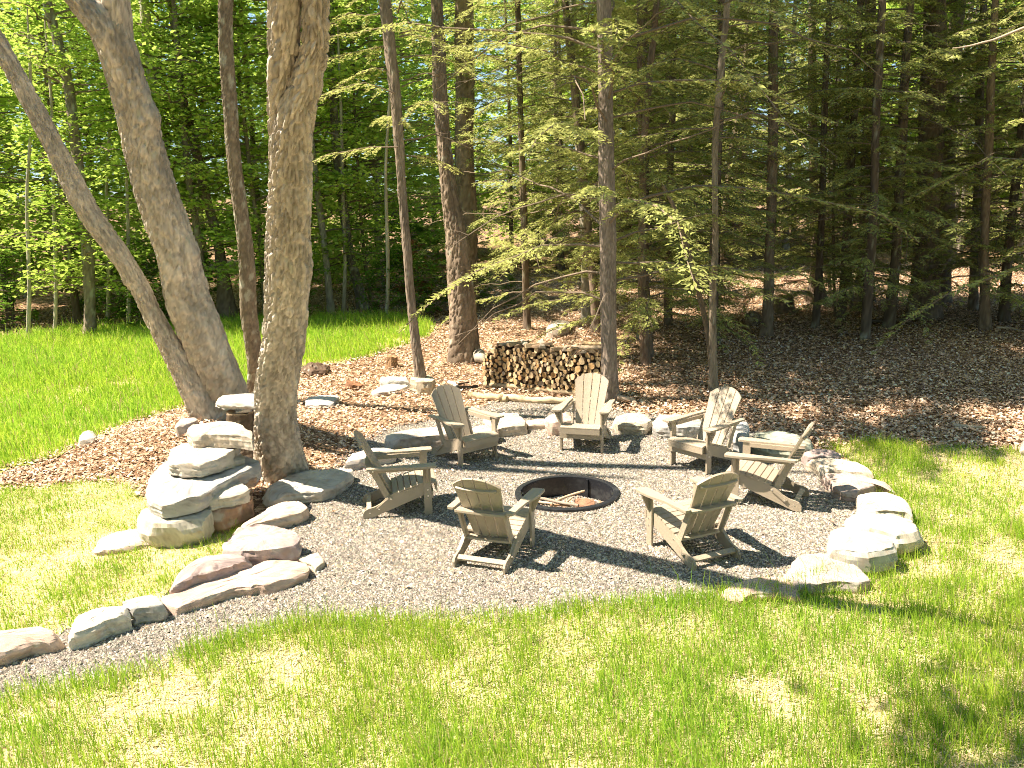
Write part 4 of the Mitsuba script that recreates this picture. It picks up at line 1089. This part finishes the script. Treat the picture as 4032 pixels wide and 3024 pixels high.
stick('stick', 'long grey stick lying lowest across the fire ring', [C8(480, 640, -.13), C8(800, 700, -.12), C8(1290, 785, -.10)], .020, .017, (.30, .25, .21), 3)
stick('stick', 'pale stick pointing up to the right in the fire ring', [C8(860, 705, -.15), C8(1100, 610, -.10), C8(1390, 520, -.05)], .017, .014, (.46, .36, .26), 4)
stick('stick', 'short forked pale stick in the middle of the fire ring', [C8(1040, 740, -.15), C8(1100, 690, -.12), C8(1190, 625, -.08)], .013, .010, (.42, .33, .24), 5)
stick('stick', 'pale stick at the left in the fire ring, under the armrest', [C8(500, 705, -.14), C8(660, 730, -.13), C8(800, 755, -.13)], .017, .012, (.50, .42, .33), 6)
stick('stick', 'brown stick near the front rim inside the fire ring', [C8(760, 790, -.15), C8(900, 775, -.15), C8(1130, 800, -.14)], .014, .010, (.33, .22, .14), 7)
w = np.array([C8(*q, -.13) for q in ((1225, 700), (1300, 665), (1450, 655), (1530, 680), (1560, 740), (1440, 775), (1310, 770))])[:, :2]
rock_w('bark_slab', w, -.13, (.25, .14, .09), 'reddish brown slab of bark inside the fire ring', 9, -.2, .01, .03, (0, .1), None, 0, .01, 'bark', 48)

# --- firewood
A0, B0 = P(1897, 1524), P(2385, 1572)
AX = (B0 - A0); WID = np.linalg.norm(AX); AX /= WID
BK = np.array([-AX[1], AX[0], 0]); BK = BK * math.cos(.2) + AX * math.sin(.2)
r5 = np.random.default_rng(9)
logs = []


def lowest(x, r, logs):
    z = r
    for (cx, cz, cr) in logs:
        dx = abs(x - cx)
        if dx < r + cr: z = max(z, cz + math.sqrt((r + cr) ** 2 - dx * dx))
    return z


topz = lambda x: .58 + .22 * min(1, x / .5) + .14 * x / WID
fails = 0
while fails < 60 and len(logs) < 230:
    best = None
    for _ in range(34):
        x = r5.uniform(.05, WID - .06)
        t = x / WID
        rr = float(np.clip(r5.normal(.046 + .022 * t, .011 + .006 * t), .026, .09))
        z = lowest(x, rr, logs)
        x_left = max(0, (z - .30) * .35)
        if x < x_left: continue
        if best is None or z < best[1]: best = (x, z, rr)
    if best is None or best[1] + best[2] > topz(best[0]): fails += 1; continue
    logs.append(best)


def log_mesh(c, d, ln, r, seed, sides=13, flat=0.0):
    rr = np.random.default_rng(seed)
    d = d / np.linalg.norm(d)
    a = np.cross(d, [0, 0, 1.0]); a /= np.linalg.norm(a); b = np.cross(d, a)
    th = np.arange(sides) * 2 * np.pi / sides + rr.uniform(0, 1)
    prof = r * (1 + .09 * np.cos(2 * th + rr.uniform(0, 6)) + .05 * np.cos(3 * th + rr.uniform(0, 6)) + rr.normal(0, .02, sides)) 
    if flat: prof = np.minimum(prof, r * (1 - flat) / np.maximum(np.cos(th - rr.uniform(0, 6)), .15))
    ring = np.cos(th)[:, None] * a + np.sin(th)[:, None] * b
    skew = rr.normal(0, .14, 2)
    cut = ring * prof[:, None] @ np.outer(a, d) * skew[0] + ring * prof[:, None] @ np.outer(b, d) * skew[1]
    V = [c[None], c + ring * (prof * .38)[:, None] + cut * .38, c + ring * (prof * .93)[:, None] + cut * .93, c + ring * prof[:, None] + cut + d * .003]
    for t in (.33, .66, 1.0):
        V.append(c + d * ln * t + ring * (prof * (1 + rr.normal(0, .03)))[:, None] + rr.normal(0, .003, 3))
    V.append((c + d * ln)[None])
    f = [[0, 1 + k, 1 + (k + 1) % sides] for k in range(sides)]
    for i in range(len(V) - 3):
        o = 1 + i * sides
        f += [[o + k, o + sides + k, o + sides + (k + 1) % sides] for k in range(sides)] + [[o + k, o + sides + (k + 1) % sides, o + (k + 1) % sides] for k in range(sides)]
    o = 1 + (len(V) - 3) * sides
    f += [[o + k, o + sides, o + (k + 1) % sides] for k in range(sides)]
    pale = np.array([(.60, .46, .28), (.64, .51, .33), (.54, .38, .21), (.46, .29, .15), (.40, .33, .26)][rr.choice(5, p=[.36, .36, .16, .06, .06])]) * rr.uniform(.85, 1.1)
    heart = pale * np.array([.86, .78, .68]) if rr.uniform() < .5 else pale
    bark = np.array([(.17, .12, .085), (.23, .18, .135), (.13, .095, .07)][rr.integers(3)])
    col = np.vstack([heart[None] * .95, heart * rr.uniform(.9, 1.08, (sides, 1)), pale * rr.uniform(.88, 1.08, (sides, 1)), np.tile(bark, (sides * 4, 1)) * rr.uniform(.8, 1.2, (sides * 4, 1)), pale[None] * .8])
    return np.vstack(V), np.array(f), np.clip(col, .01, .75)


LOGB = {0: ('thin cut log in the left half of the firewood stack', 'thin logs in the left half of the firewood stack'),
        1: ('thicker cut log in the right half of the firewood stack', 'thicker logs in the right half of the firewood stack')}
for i, (x, z, rr) in enumerate(logs):
    c = A0 + AX * x + np.array([0, 0, z + .06]) + BK * r5.uniform(-.03, .03)
    v, f, col = log_mesh(c, BK + AX * r5.normal(0, .03) + np.array([0, 0, r5.normal(0, .015)]), r5.uniform(.36, .46), rr * 1.02, 1000 + i, flat=.35 if r5.uniform() < .16 else 0)
    key = put('firewood_log', (v, f), 'wood_skin', None, False, col)
    tag(key, *((LOGB[0 if x < WID * .5 else 1][0], 'log', LOGB[0 if x < WID * .5 else 1][1])))
for i in range(17):
    x = (i + .5) / 17 * (WID - .15) + r5.uniform(-.03, .03) + .1
    zt = max([z + r for (cx, z, r) in logs if abs(cx - x) < .09] or [.5])
    c = A0 + AX * x + np.array([0, 0, zt + .06 + .018]) + BK * r5.uniform(.0, .12)
    dd = BK * r5.uniform(.5, 1) + AX * r5.normal(0, .55) + np.array([0, 0, r5.normal(.03, .05)])
    m = box(-.5, .5, -.5, .5, -.5, .5); v = np.array(m.vertices) * [r5.uniform(.07, .12), r5.uniform(.3, .42), r5.uniform(.035, .06)]
    v[:, 0] *= np.where(v[:, 2] > 0, r5.uniform(.3, .9), 1); v += r5.normal(0, .005, v.shape)
    dd /= np.linalg.norm(dd); aa = np.cross(dd, [0, 0, 1]); aa /= np.linalg.norm(aa); bb = np.cross(aa, dd)
    v = c + v[:, :1] * aa + (v[:, 1:2] + .12) * dd + v[:, 2:] * bb
    key = put('split_wood', trimesh.Trimesh(v, m.faces, process=False), 'wood_skin', None, False, np.clip(np.array([(.40, .31, .21), (.28, .21, .15), (.36, .32, .27)][i % 3]) * r5.uniform(.8, 1.2, (8, 1)), 0, .7))
    tag(key, 'rough split piece laid across the top of the firewood stack', 'split wood', 'split pieces on top of the firewood stack')
zr = max(z + r for (cx, z, r) in logs if cx > WID - .45) + .13
for i, (o, h_, l_) in enumerate(((.05, .0, .62), (.16, .035, .55))):
    p0 = A0 + AX * (WID - .62 + .08 * i) + BK * o + np.array([0, 0, zr + h_])
    stick('split_wood', ('long weathered split log lying along the top right of the firewood stack', 'tan split log on the top right of the firewood, behind the weathered one')[i], [p0, p0 + AX * l_ * .5, p0 + AX * l_ + np.array([0, 0, .03])], .045, .04, [(.42, .34, .25), (.48, .36, .22)][i], 60 + i, 6, .5, 'split wood')
F = lambda u, v, z: P(1800 + u * .5512, 1300 + v * .5512, z)
stick('base_log', 'bark-stripped pale log on the ground before the right of the firewood', [F(345, 480, .06), F(600, 500, .065), F(850, 505, .065)], .062, .055, (.55, .44, .30), 70, 14, .3, 'log', n=26)
stick('base_log', 'shorter pale log with a dark cut end before the left of the firewood', [F(95, 462, .06), F(220, 478, .06), F(362, 492, .06)], .06, .062, (.50, .39, .25), 71, 14, .35, 'log', n=22)
stick('base_log', 'rear support log under the firewood, mostly hidden', [A0 + AX * .0 + BK * .12 + [0, 0, .05], A0 + AX * 1.2 + BK * .12 + [0, 0, .05], B0 + BK * .12 + [0, 0, .05]], .052, .05, (.33, .26, .19), 72, 10, .2, 'log')
stick('base_log', 'front support log under the firewood, mostly hidden', [A0 + BK * .03 + AX * .05 + [0, 0, .05], A0 + AX * 1.2 + BK * .03 + [0, 0, .05], B0 + BK * .03 + [0, 0, .05]], .05, .05, (.40, .32, .22), 73, 10, .2, 'log')
stick('bark_log', 'white speckled rotting log between the twin trunks and the firewood', [G2(870, 1, 0) * 0 + P(1344 + 870 * .6076, 1008 + 640 * .6076, .16), P(1344 + 920 * .6076, 1008 + 668 * .6076, .13), P(1344 + 985 * .6076, 1008 + 690 * .6076, .08)], .11, .07, (.36, .33, .29), 74, 12, .7, 'log')
for i, (a, b_, lab) in enumerate((((705, 815), (760, 850), 'pale split log lying left of the firewood'), ((750, 855), (880, 845), 'dark charred branch left of the firewood logs'), ((760, 830), (835, 815), 'dark branch stub sticking up left of the firewood'))):
    p0, p1 = (P(1344 + q[0] * .6076, 1008 + q[1] * .6076, .05 + .03 * (i == 2)) for q in (a, b_))
    stick('cut_branch', lab, [p0, (p0 + p1) / 2, p1], .045 - .012 * i, .035 - .012 * i, [(.55, .48, .4), (.09, .07, .055), (.07, .055, .045)][i], 80 + i, 9, .3, 'branch')


# --- odds and ends on the forest floor
def stump(name, label, x, y, r, h, base, seed, top=(.42, .33, .24), hollow=False, z=None):
    z = hgt(x, y) if z is None else z
    path = np.array([[x, y, z - .05, r * 1.35], [x, y, z + h * .3, r * 1.08], [x + .01, y, z + h, r]])
    m, c = stem(path, 26, 30, .008, base, .3, seed, flare=.3)
    v = np.array(m.vertices); n = 30
    v[-n:, 2] += (nz(v[-n:] * 25, seed) - .5) * .05
    v = np.vstack([v, [v[-n:].mean(0) - [0, 0, .03 if hollow else .0]]])
    f = np.vstack([m.faces, [[25 * n + k, 25 * n + (k + 1) % n, len(v) - 1] for k in range(n)]])
    c = np.vstack([c, [top]]); c[-1 - n:-1] = np.array(top) * .9
    tag(put(name, trimesh.Trimesh(v, f, process=False), 'bark_skin', None, 40, None) if False else put(name, trimesh.Trimesh(v, f, process=False), 'bark_skin', None, False, c), label, 'stump')


tp = PY(935, 1600, 11.35)
stump('stump', 'dark stump between the leaning and the furrowed trunks, carrying a flat stone', tp[0] + .03, 11.35, .17, tp[2] - hgt(tp[0], 11.35) - .06, (.10, .08, .06), 5)
zt = PY(935, 1575, 11.35)[2]
wq = np.array([P(300 + a * .8668, 1500 + b * .8668, zt) for a, b in ((638, 82), (665, 66), (740, 56), (815, 52), (818, 85), (800, 100), (740, 100), (665, 100), (642, 94))])[:, :2]
rock_w('table_stone', wq, zt, (.40, .40, .385), 'flat grey stone lying like a table on the stump between the trunks', 14, zt - .085, .01, .012, (0, 0), None, 0, .01)
wq = np.array([P(300 + a * .8668, 1500 + b * .8668, zt - .09) for a, b in ((700, 100), (805, 95), (800, 125), (725, 130))])[:, :2]
rock_w('table_stone', wq, zt - .087, (.33, .32, .30), 'small dark slab wedged under the flat table stone', 15, zt - .14, .01, .01, (0, 0), None, 0, .01)
E_ = lambda u, v, z=0: P(1100 + u * .7087, 1200 + v * .7087, z)
q = E_(628, 345); stump('stump', 'small broken brown stump in the chips left of the twin trunks', q[0], q[1], .09, .22, (.26, .17, .10), 21, (.40, .26, .15), True)
q = E_(418, 460); stump('stump', 'low cut reddish stump above the grey flagstone', q[0], q[1], .13, .09, (.20, .11, .07), 22, (.28, .15, .09))
wq = np.array([E_(*p_, .1) for p_ in ((120, 345), (160, 328), (240, 322), (268, 340), (250, 360), (170, 370))])[:, :2]
rock_w('root_clod', wq, .10, (.10, .065, .045), 'dark clod of roots and soil at the edge of the clearing', 33, None, .06, .09, (0, 0), None, .03, .04, 'clod')
q = P(2688 + 645 * .6076, 1008 + 360 * .6076); stump('stump', 'dark jagged stump in the shade right of the two saplings', q[0], q[1], .26, .45, (.23, .18, .13), 23, (.30, .23, .16), True)
wq = np.array([P(2688 + a * .6076, 1008 + b * .6076, .12) for a, b in ((405, 400), (430, 375), (480, 372), (500, 395), (470, 420), (420, 420))])[:, :2]
rock_w('root_clod', wq, .14, (.20, .15, .11), 'dark clod beside the foot of the dark trunk in shade', 34, None, .08, .09, (0, 0), None, .03, .04, 'clod')
K6 = lambda u, v, z=0.: P(2688 + u * .6076, 1008 + v * .6076, z + 0)
for i, (pts, r_, base, lab) in enumerate((
        ([(1760, 1095), (1860, 1105), (1965, 1112)], .03, (.45, .38, .3), 'pale broken branch lying on the leaves above the lawn'),
        ([(1850, 1115), (2050, 1150), (2212, 1135)], .018, (.42, .34, .26), 'long thin pale branch on the leaves at the right'),
        ([(1040, 940), (1120, 945), (1215, 955)], .028, (.25, .16, .10), 'short brown bark stick in the middle of the leaves'),
        ([(1180, 425), (1330, 418), (1580, 400)], .05, (.14, .11, .085), 'mossy fallen trunk lying before the thickest dark trunk'),
        ([(2030, 465), (2120, 470), (2212, 490)], .03, (.50, .43, .35), 'pale fallen branch by the slim lit trunk'),
        ([(640, 160), (740, 155), (830, 150)], .05, (.32, .22, .16), 'fallen rotten log in the bright patch of the woods'))):
    stick('fallen_branch', lab, [K6(a, b, r_ + .02) for a, b in pts], r_, r_ * .7, base, 90 + i, 8, .3, 'branch', n=18)
for i, (pts, r_, base, lab) in enumerate((
        ([(800, 1520), (880, 1530), (990, 1525)], .014, (.32, .2, .12), 'reddish twig on the mulch left of the stacked stones'),
        ([(0, 2010 - 100), (100, 1905), (175, 1870), (215, 1850)], .012, (.2, .15, .1), 'long thin dark branch on the mulch at the left photo edge'),
        ([(330, 1745), (380, 1740), (415, 1735)], .03, (.42, .36, .28), 'short grey stick beside the round whitish stone'),
        ([(2688 + 1530 * .6076, 2016 + 190 * .6076), (2688 + 1750 * .6076, 2016 + 200 * .6076), (2688 + 1990 * .6076, 2016 + 203 * .6076)], .007, (.16, .11, .07), 'thin dark twig on the grass right of the boulders'),
        ([(2688 + 1308 * .6076, 2016 + 1512 * .6076), (2688 + 1350 * .6076, 2016 + 1508 * .6076), (2688 + 1392 * .6076, 2016 + 1512 * .6076)], .013, (.42, .28, .17), 'small reddish bark chip on the straw in the foreground'),
        ([(445, 2630), (470, 2655), (485, 2690)], .010, (.55, .45, .36), 'small pale broken stick on the gravel path'),
        ([(415, 2643), (450, 2646), (485, 2650)], .006, (.3, .22, .16), 'thin twig crossing the small pale stick on the path'))):
    stick('fallen_twig', lab, [P(a, b, r_ + .012) for a, b in pts], r_, r_ * .7, base, 110 + i, 7, .3, 'twig', n=16)
p0 = P(1344 + 1790 * .6076, 1008 + 940 * .6076, .03)
stick('surface_root', 'pale bare root running right from the straight hemlock trunk', [p0 + [-.05, 0, .05], p0 + [.25, -.12, .0], P(1344 + 1890 * .6076, 1008 + 985 * .6076, .0)], .06, .025, (.42, .34, .27), 130, 10, .3, 'root')
# bare dead branch that reaches into the top right corner
rb = np.array([PY(4150, 70, 9.5), PY(3960, 185, 9.7), PY(3830, 232, 9.9), PY(3748, 195 + 15, 10.0)])
stick('dead_branch', 'bare pale dead branch reaching in from the top right corner', [PY(4250, 40, 9.4), PY(4030, 110, 9.5), PY(3900, 160, 9.6), PY(3755, 188, 9.7)], .022, .006, (.40, .34, .28), 140, 7, .2, 'branch')
# far sunlit shrublet and rusty dead hemlock spray between the trunks
for i, (u, v, s_) in enumerate(((1890, 1160, .55), (1870, 1195, .35), (2010, 1190, .4))):
    q = P(u, v + 30)
    key = numbered('maple_seedling')
    tag(key, ('bright yellow green seedling right of the twin trunks, tallest there', 'low yellow green seedling right at the twin trunks', 'small yellow green seedling behind the speckled log')[i], 'seedling')
    crown(key, 'shrub0', q[0], q[1], hgt(q[0], q[1]), 50 * i, s_)
add_variant('rusty', hemlock_crown(150, .1, 2.2, 1.0, 26, 0, 1.0, (.26, .11, .05), twig=.12), 'needle_skin')
q = P(1660, 1235)
tag('dead_conifer', 'small rust red dead conifer between the slender leaning hemlock and the twin trunks', 'dead conifer')
crown('dead_conifer', 'rusty', q[0], q[1] , hgt(q[0], q[1]), 30, 1.0)
